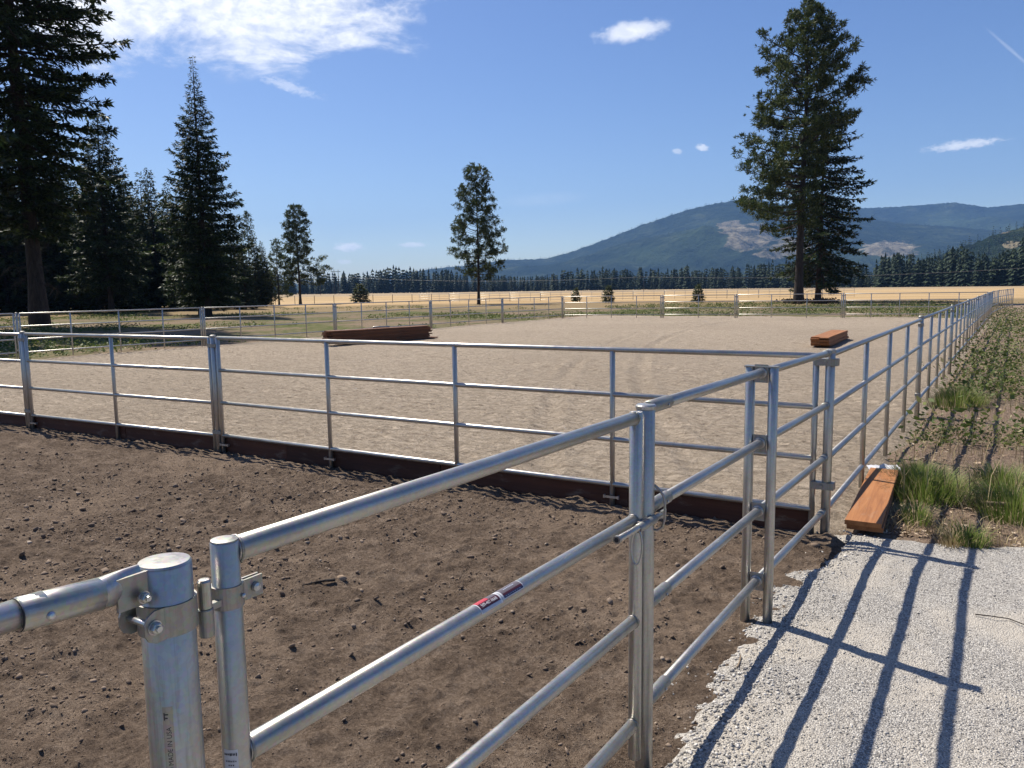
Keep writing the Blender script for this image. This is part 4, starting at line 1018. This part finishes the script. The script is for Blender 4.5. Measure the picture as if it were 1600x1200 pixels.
# big stack in the arena
def stack(p, q, layers, cols, L, group, labels, wd=0.286, t=0.040, seed=1, mat=None):
    r = random.Random(seed); a = math.atan2(q[1] - p[1], q[0] - p[0]); ca, sa = math.cos(a), math.sin(a)
    me = [board_mesh(L, wd, t, mat, seed * 7 + k) for k in range(3)]
    mid = ((p[0] + q[0]) / 2, (p[1] + q[1]) / 2)
    for l in range(layers):
        for c in range(cols):
            off = (c - (cols - 1) / 2) * (wd + 0.012) + r.uniform(-0.012, 0.012); sl = r.uniform(-0.13, 0.13) + (0.28 if l == 0 else 0)
            o = link('wooden_board', me[(l * cols + c) % 3])
            o.location = (mid[0] + ca * sl - sa * off, mid[1] + sa * sl + ca * off, 0.045 + t * 0.5 + l * (t + 0.004)); o.rotation_euler = (0, 0, a + r.uniform(-0.006, 0.006))
            tag(o, labels[0] if l == layers - 1 else (labels[2] if l == 0 else labels[1]), 'board', group + (', top layer' if l == layers - 1 else (', bottom layer' if l == 0 else '')))
pS = at(507, 541); qS = at(668, 529.5)
stack(pS, qS, 12, 2, 4.9, 'boards of the large stack on the sand', ('brown board on top of the large stack on the arena sand', 'brown board inside the large stack on the arena sand', 'brown board at the bottom of the large stack on the arena sand'), seed=2, mat=M['stack'])
pS2 = at(1279, 544.5); qS2 = at(1312, 530)
stack(pS2, qS2, 7, 2, 4.6, 'boards of the small stack on the sand', ('orange-brown board on top of the small stack near the right-hand fence', 'brown board inside the small stack near the right-hand fence', 'brown board at the bottom of the small stack near the right-hand fence'), seed=3, mat=M['board'])
ms = (pS + qS) / 2
o = tube('steel_offcut', (ms[0] - 0.25, ms[1] - 0.05, 0.607), (ms[0] + 0.1, ms[1] + 0.55, 0.607), 0.03, M['galv'], None, 12)
tag(o, 'short grey steel offcut lying on the large board stack', 'pipe')

# ================================================================== STONES, CLODS
def ico():
    t = (1 + 5 ** 0.5) / 2
    V = np.array([(-1, t, 0), (1, t, 0), (-1, -t, 0), (1, -t, 0), (0, -1, t), (0, 1, t), (0, -1, -t), (0, 1, -t), (t, 0, -1), (t, 0, 1), (-t, 0, -1), (-t, 0, 1)], float)
    F = np.array([(0, 11, 5), (0, 5, 1), (0, 1, 7), (0, 7, 10), (0, 10, 11), (1, 5, 9), (5, 11, 4), (11, 10, 2), (10, 7, 6), (7, 1, 8), (3, 9, 4), (3, 4, 2), (3, 2, 6), (3, 6, 8), (3, 8, 9), (4, 9, 5), (2, 4, 11), (6, 2, 10), (8, 6, 7), (9, 8, 1)])
    return V / np.linalg.norm(V[0]), F
IV, IF = ico()
OV = np.array([(1, 0, 0), (-1, 0, 0), (0, 1, 0), (0, -1, 0), (0, 0, 1), (0, 0, -1)], float)
OF = np.array([(0, 2, 4), (2, 1, 4), (1, 3, 4), (3, 0, 4), (2, 0, 5), (1, 2, 5), (3, 1, 5), (0, 3, 5)])
def stones_mesh(name, P, size, seed, mat, flat=0.62, rough=0.28, big=0.0075):
    """P (n,3) centres, size (n,) radius; each stone its own jittered lump"""
    r = np.random.default_rng(seed); Vs = []; Fs = []; off = 0
    for idx, (TV, TF) in ((np.where(size >= big)[0], (IV, IF)), (np.where(size < big)[0], (OV, OF))):
        n = len(idx); k = len(TV)
        if not n: continue
        V = TV[None] * (1 + r.uniform(-rough, rough, (n, k, 1))) + r.normal(0, 0.10, (n, k, 3))
        V = V * np.stack([r.uniform(0.75, 1.35, n), r.uniform(0.65, 1.0, n), r.uniform(flat * 0.7, flat * 1.2, n)], -1)[:, None]
        a = r.random(n) * 6.283; c, s_ = np.cos(a)[:, None], np.sin(a)[:, None]
        X = V[..., 0] * c - V[..., 1] * s_; Y = V[..., 0] * s_ + V[..., 1] * c
        tl = r.normal(0, 0.35, n)[:, None]; Z = V[..., 2] + X * tl
        V = np.stack([X, Y, Z], -1) * size[idx][:, None, None] + P[idx][:, None]
        Vs.append(V.reshape(-1, 3)); Fs.append((TF[None] + (np.arange(n) * k)[:, None, None]).reshape(-1, 3) + off); off += n * k
    return np_mesh(name, np.concatenate(Vs), np.concatenate(Fs), mat)
r = np.random.default_rng(21)
n = 104000                                     # clods and pebbles, denser where the ground is looked at closely
rd = 1.6 + 11.0 * r.random(n) ** 1.7; th = r.uniform(rad(84), rad(190), n)
x = np.cos(th) * rd; y = np.sin(th) * rd * 0.9
ok = (x < gravel_edge(y) + 0.02 + r.normal(0, 0.04, n)) & (y < 6.30 + 0.02 * (x + 1.2)) & (y > 0.1) & (x > -14)
x, y = x[ok], y[ok]
clump = fbm(x, y, 1.6, 3) + 0.35 * fbm(x, y, 0.5, 2); kp = r.random(len(x)) < np.clip(0.72 + 1.6 * clump, 0.12, 1); x, y = x[kp], y[kp]
sz = 0.0024 + 0.0034 * r.random(len(x)) ** 1.8 + 0.012 * r.random(len(x)) ** 22; sz *= np.clip(np.hypot(x, y) / 3.4, 0.8, 1.9)
P = np.stack([x, y, dirt_z(x, y) + sz * 0.28], -1)
tag(link('dirt_clods', stones_mesh('dirt_clods', P, sz, 2, M['clod'])), 'clods and pebbles strewn over the brown dirt paddock', 'pebbles', kind='stuff')
n = 70000                                     # gravel
rd = 2.3 + 5.6 * r.random(n) ** 1.25; th = r.uniform(rad(44), rad(118), n)
x = np.cos(th) * rd; y = np.sin(th) * rd
xe = gravel_edge(y); dist = x - xe - 0.16 * fbm(x, y, 3.5, 3); yb = 6.78 + 0.26 * (x + 0.53) + 0.18 * fbm(x + 9, y, 2.6, 3)
edge = dist < 0.30
ok = (dist > -0.05 - 0.45 * r.random(n) ** 5) & (y < yb + 0.08) & (x < 2.2)
keep = edge | (r.random(n) < 0.55)
keep &= edge | (fbm(x + 5, y, 0.8, 3) < 0.10 + 0.25 * r.random(n))
ok &= keep; x, y, dist = x[ok], y[ok], dist[ok]
sz = 0.0030 + 0.0028 * r.random(len(x)) + 0.0075 * np.clip(1 - dist / 0.40, 0, 1) * r.random(len(x)) ** 1.8 + 0.004 * r.random(len(x)) ** 10
P = np.stack([x, y, np.maximum(gravel_z(x, y), dirt_z(x, y) - 0.01) + sz * 0.22], -1)
tag(link('gravel_stones', stones_mesh('gravel_stones', P, sz, 3, M['stone'])), 'loose grey stones of the gravel pad', 'gravel', kind='stuff')
# single things lying about
def rock(name, px, py, rad_, mat, label, cat, seed, flat=0.7):
    q = at(px, py); rr = np.random.default_rng(seed)
    b = bpy.data.meshes.new(name)
    V = IV * (1 + rr.uniform(-0.25, 0.25, (12, 1))) * np.array([1.2, 0.9, flat]) * rad_
    me = np_mesh(name, V, IF, mat); o = link(name, me); o.location = (q[0], q[1], rad_ * flat * 0.6 + 0.015); return tag(o, label, cat)
rock('rock', 1273, 858, 0.035, M['clod'], 'fist-sized brown rock in front of the corner post', 'rock', 5)
rock('wood_chunk', 533, 912, 0.036, M['chips'], 'pale broken chunk of wood on the brown dirt', 'wood piece', 8, 0.9)
def stick(name, pts, r0, r1, mat, label, cat='stick'):
    b = MB(); b.path(pts, list(np.linspace(r0, r1, len(pts))), 6); return tag(b.build(name, mat), label, cat)
q0, q1 = at(472, 921), at(524, 918)
zz = lambda q: float(dirt_z(np.array([q[0]]), np.array([q[1]]))[0])
stick('stick', [(q0[0], q0[1], zz(q0) + 0.012), ((q0[0] + q1[0]) / 2, (q0[1] + q1[1]) / 2 + 0.02, zz(q0) + 0.03), (q1[0], q1[1], zz(q1) + 0.02)], 0.004, 0.012, M['bark'], 'dark broken stick beside the pale wood chunk on the dirt')
tw = [at(1523, 973), at(1550, 979), at(1575, 982), at(1602, 994), at(1640, 1006)]
zg = lambda q: float(gravel_z(np.array([q[0]]), np.array([q[1]]))[0])
stick('twig', [(q[0], q[1], zg(q) + 0.012 + 0.01 * (k % 2)) for k, q in enumerate(tw)], 0.004, 0.0025, M['bark'], 'thin curved dark twig on the gravel at the right edge', 'twig')
tw = [at(1152, 1055), at(1156, 1045), at(1157, 1036)]
stick('twig', [(q[0], q[1], 0.045) for k, q in enumerate(tw)], 0.005, 0.004, M['branchwood'], 'short pale stick on the edge of the gravel by the double post', 'twig')
q0, q1 = at(1541, 795), at(1578, 797)
stick('stick', [(q0[0], q0[1], 0.05), (q1[0], q1[1], 0.05)], 0.025, 0.022, M['branchwood'], 'brown stick lying between weeds at the right edge')

# ================================================================== GRASS AND WEEDS
def blades(P, H, Wd, seed, bend=0.5, lean=0.35):
    """grass blades: two-segment tapering strips"""
    r = np.random.default_rng(seed); n = len(P); a = r.random(n) * 6.283; d = np.stack([np.cos(a), np.sin(a), 0 * a], -1); s_ = np.stack([-np.sin(a), np.cos(a), 0 * a], -1)
    le = (lean * r.random(n))[:, None]; be = (bend * r.random(n))[:, None]; H = H[:, None]; Wd = Wd[:, None]
    m1 = P + UP * H * 0.55 + d * H * le * 0.5; tp = P + UP * H * (1 - 0.25 * be) + d * H * (le + be * 0.7)
    V = np.stack([P - s_ * Wd, P + s_ * Wd, m1 + s_ * Wd * 0.8, m1 - s_ * Wd * 0.8, tp], 1)
    F3 = []; base = np.arange(n) * 5
    F = np.concatenate([np.stack([base, base + 1, base + 2], -1), np.stack([base, base + 2, base + 3], -1), np.stack([base + 3, base + 2, base + 4], -1)])
    return V.reshape(-1, 3), F
def leafy(P, H, seed, k=26, leaf=0.05):
    """leafy weed: leaves spread through a low dome"""
    r = np.random.default_rng(seed); n = len(P)
    C = np.repeat(P, k, 0); Hh = np.repeat(H, k)
    a = r.random(n * k) * 6.283; rr = np.sqrt(r.random(n * k)) * Hh * 0.75; zz_ = Hh * r.random(n * k) ** 0.8
    C = C + np.stack([np.cos(a) * rr, np.sin(a) * rr, zz_], -1)
    A = unit(np.stack([np.cos(a), np.sin(a), r.uniform(-0.2, 0.9, n * k)], -1) + r.normal(0, 0.4, (n * k, 3))); Wd = unit(np.cross(A, r.normal(0, 1, (n * k, 3))))
    L = leaf * r.uniform(0.6, 1.4, n * k) * np.clip(Hh / 0.3, 0.6, 1.6)
    return leaf_quads(C, A, Wd, L, L * 0.26)
r = np.random.default_rng(33)
sz_ = lambda x, y: soil_z(np.asarray(x, float), np.asarray(y, float))
def clump(name, x, y, rx, ry, nb, h, mat, label, seed, w_=0.0035):
    r = np.random.default_rng(seed); a = r.random(nb) * 6.283; q = np.sqrt(r.random(nb))
    P = np.stack([np.cos(a) * q * rx, np.sin(a) * q * ry, 0 * a], -1); P[:, 2] = sz_(P[:, 0] + x, P[:, 1] + y) - 0.01
    V, F = blades(P, h * r.uniform(0.45, 1.1, nb) * (1.1 - 0.5 * q), np.full(nb, w_), seed, 0.6, 0.55)
    o = link(name, np_mesh(name, V, F, mat)); o.location = (x, y, 0); return tag(o, label, 'grass clump')
q = at(1445, 770); clump('grass_clump', q[0], q[1], 0.42, 0.55, 1300, 0.34, M['grass'], 'tall green grass clump right behind the two loose boards', 1)
q = at(1405, 762); clump('grass_clump', q[0] + 0.12, q[1] + 0.3, 0.22, 0.4, 420, 0.30, M['grass'], 'green grass clump against the second upright of the right-hand fence', 2)
q = at(1585, 800); clump('grass_clump', q[0], q[1], 0.34, 0.45, 900, 0.36, M['grass'], 'tall green grass clump cut by the right edge', 3)
q = at(1512, 850); clump('grass_clump', q[0], q[1], 0.16, 0.16, 330, 0.24, M['grass'], 'small dark grass tuft at the edge of the gravel', 4)
q = at(1432, 812); clump('grass_clump', q[0], q[1], 0.14, 0.16, 260, 0.22, M['grass'], 'small spiky grass tuft right of the loose boards', 5)
q = at(1496, 632); clump('grass_clump', q[0], q[1], 0.45, 0.7, 1100, 0.42, M['grass'], 'bright green grass clump beside the first thick post of the right-hand fence', 6)
q = at(1545, 760); clump('grass_clump', q[0] + 0.1, q[1], 0.30, 0.4, 620, 0.32, M['grass'], 'green grass clump left of the one cut by the right edge', 7)
q = at(1487, 855); clump('dry_grass_clump', q[0], q[1], 0.10, 0.10, 160, 0.20, M['straw'], 'small straw-coloured tuft left of the dark tuft by the gravel', 8)
# ground-cover weeds of the strip
n = 17000
y = 7.2 + 60 * r.random(n) ** 1.9; x = -1.0 + (1.0 + 0.42 * y) * r.random(n) ** 0.9
g = fbm(x, y, 0.42, 3) + 0.10 * np.clip((y - 10) / 5, 0, 4) + 0.5 * np.exp(-((x + 0.55) / 0.35) ** 2) * (y > 15)
g = g + 0.22 * fbm(x + 40, y, 1.6, 2)
ok = g > 0.16; ok &= ~((y < 8.0) & (r.random(n) < 0.6)); x, y = x[ok], y[ok]
H = r.uniform(0.08, 0.30, len(x)) * np.clip(0.8 + y / 36, 0.9, 1.6)
P = np.stack([x, y, sz_(x, y) - 0.01], -1)
H *= np.where(r.random(len(x)) < 0.15, 1.9, 1.0)
V, F = leafy(P, H, 5, 11, 0.06)
tag(link('weeds', np_mesh('weeds', V, F, M['weed'])), 'low green weeds covering the soil strip right of the fence', 'weeds', kind='stuff')
n = 9000
y = 7.0 + 30 * r.random(n) ** 2.2; x = -1.0 + (1.0 + 0.45 * y) * r.random(n)
P = np.stack([x, y, sz_(x, y) - 0.005], -1); V, F = blades(P, r.uniform(0.04, 0.16, n), np.full(n, 0.0028), 6, 0.9, 1.1)
tag(link('dry_grass', np_mesh('dry_grass', V, F, M['straw'])), 'thin dry grass scattered over the soil strip', 'grass', kind='stuff')
n = 1500
y = 8.0 + 40 * r.random(n) ** 1.6; x = -0.95 + (0.6 + 0.40 * y) * r.random(n); P = np.stack([x, y, sz_(x, y) - 0.01], -1)
V, F = blades(P, r.uniform(0.2, 0.6, n), np.full(n, 0.004), 16, 0.3, 0.35)
tag(link('weed_stalks', np_mesh('weed_stalks', V, F, M['straw'])), 'dry weed stalks standing over the soil strip', 'weeds', kind='stuff')
n = 7000                                      # chips and straw litter
y = 6.9 + 16 * r.random(n) ** 1.7; x = -1.05 + (1.0 + 0.45 * y) * r.random(n)
a = r.random(n) * 3.14; A = np.stack([np.cos(a), np.sin(a), r.normal(0, 0.12, n)], -1); Wd = unit(np.cross(A, UP + r.normal(0, 0.3, (n, 3))))
L = r.uniform(0.02, 0.075, n); V, F = leaf_quads(np.stack([x, y, sz_(x, y) + 0.008 + 0.012 * r.random(n)], -1), A, Wd, L, L * r.uniform(0.08, 0.28, n))
tag(link('wood_litter', np_mesh('wood_litter', V, F, M['chips'])), 'wood chips and straw littering the soil strip', 'litter', kind='stuff')
# pasture green around the arena
n = 34000
th = r.uniform(rad(78), rad(172), n); rd = 24 + 78 * r.random(n) ** 0.8
x = np.cos(th) * rd; y = np.sin(th) * rd
ok = ((y > 54.2 + 0.03 * x) | (x < -27.6)) & (x < -1.6)
gq = fbm(x, y, 0.12, 4) + 0.25 * fbm(x, y, 0.5, 2); lim = np.where(rd > 86, 0.22, np.where(x > -27, -0.35, -0.02)); ok &= gq > lim
x, y = x[ok], y[ok]; rd = rd[ok]
P = np.stack([x, y, np.full_like(x, -0.08)], -1); H = r.uniform(0.10, 0.30, len(x))
V, F = leafy(P, H, 9, 7, 0.15)
tag(link('pasture_grass', np_mesh('pasture_grass', V, F, M['weed'])), 'low green growth over the pasture around the arena', 'grass', kind='stuff')
# dark debris at the foot of the two big trees
for px, lab, sd in ((1243, 'dark heap of litter round the foot of the tallest pine', 1), (1284, 'dark heap of litter round the foot of the drooping fir', 2)):
    q = at(px, 474); rr = np.random.default_rng(sd); m_ = 160
    P = np.stack([q[0] + rr.normal(0, 0.8, m_), q[1] + rr.normal(0, 0.6, m_), rr.uniform(-0.1, 0.2, m_)], -1); V, F = leafy(P, np.full(m_, 0.3), sd, 6, 0.25)
    tag(link('litter_heap', np_mesh('litter_heap', V, F, M['bark'])), lab, 'litter')

# ================================================================== POWER LINE
poles = []
for k, (px, top, d, lab) in enumerate(((500, 430.5, 520, 'distant utility pole at the left, standing before the far wood'), (1006, 432.5, 430, 'distant utility pole in the middle, standing before the far wood'), (1690, 413, 400, 'utility pole beyond the right edge'))):
    dr = ray(px, top); hz_ = math.hypot(dr[0], dr[1]); b_ = EYE + dr * (d / hz_); poles.append(b_)
    e = empty('utility_pole', (b_[0], b_[1], -0.2), 0.5, lab, 'utility pole')
    tube('pole_shaft', (0, 0, 0), (0, 0, b_[2] + 0.2), 0.13, M['bark'], e, 8)
    b = MB(); b.box((0, 0, b_[2] + 0.0), (1.6, 0.12, 0.12)); b.build('crossarm', M['bark'], e)
for k, sag in ((0, 0.55), (1, 0.30)):
    a_, b_ = poles[k], poles[k + 1]; m_ = 24; b = MB(); sgm = (2.9, 2.4)[k]
    b.path([tuple(a_ + (b_ - a_) * t - UP * sgm * 4 * t * (1 - t)) for t in np.linspace(0, 1, m_)], 0.055, 4, False)
    tag(b.build('power_line', M['galv']), ('sagging power line crossing left of the middle, in front of the far wood', 'sagging power line crossing right of the middle, in front of the far wood')[k], 'power line')
dr = ray(525, 424); d = 640; b_ = EYE + dr * (d / math.hypot(dr[0], dr[1]))
e = empty('pylon', (b_[0], b_[1], -0.2), 0.6, 'tiny two-legged pylon poking above the far wood', 'pylon')
for x_ in (-1.6, 1.6): tube('leg', (x_, 0, 0), (x_, 0, b_[2] + 1.4), 0.2, M['bark'], e, 6)
b = MB(); b.box((0, 0, b_[2]), (7.0, 0.3, 0.35)); b.build('crossarm', M['bark'], e)
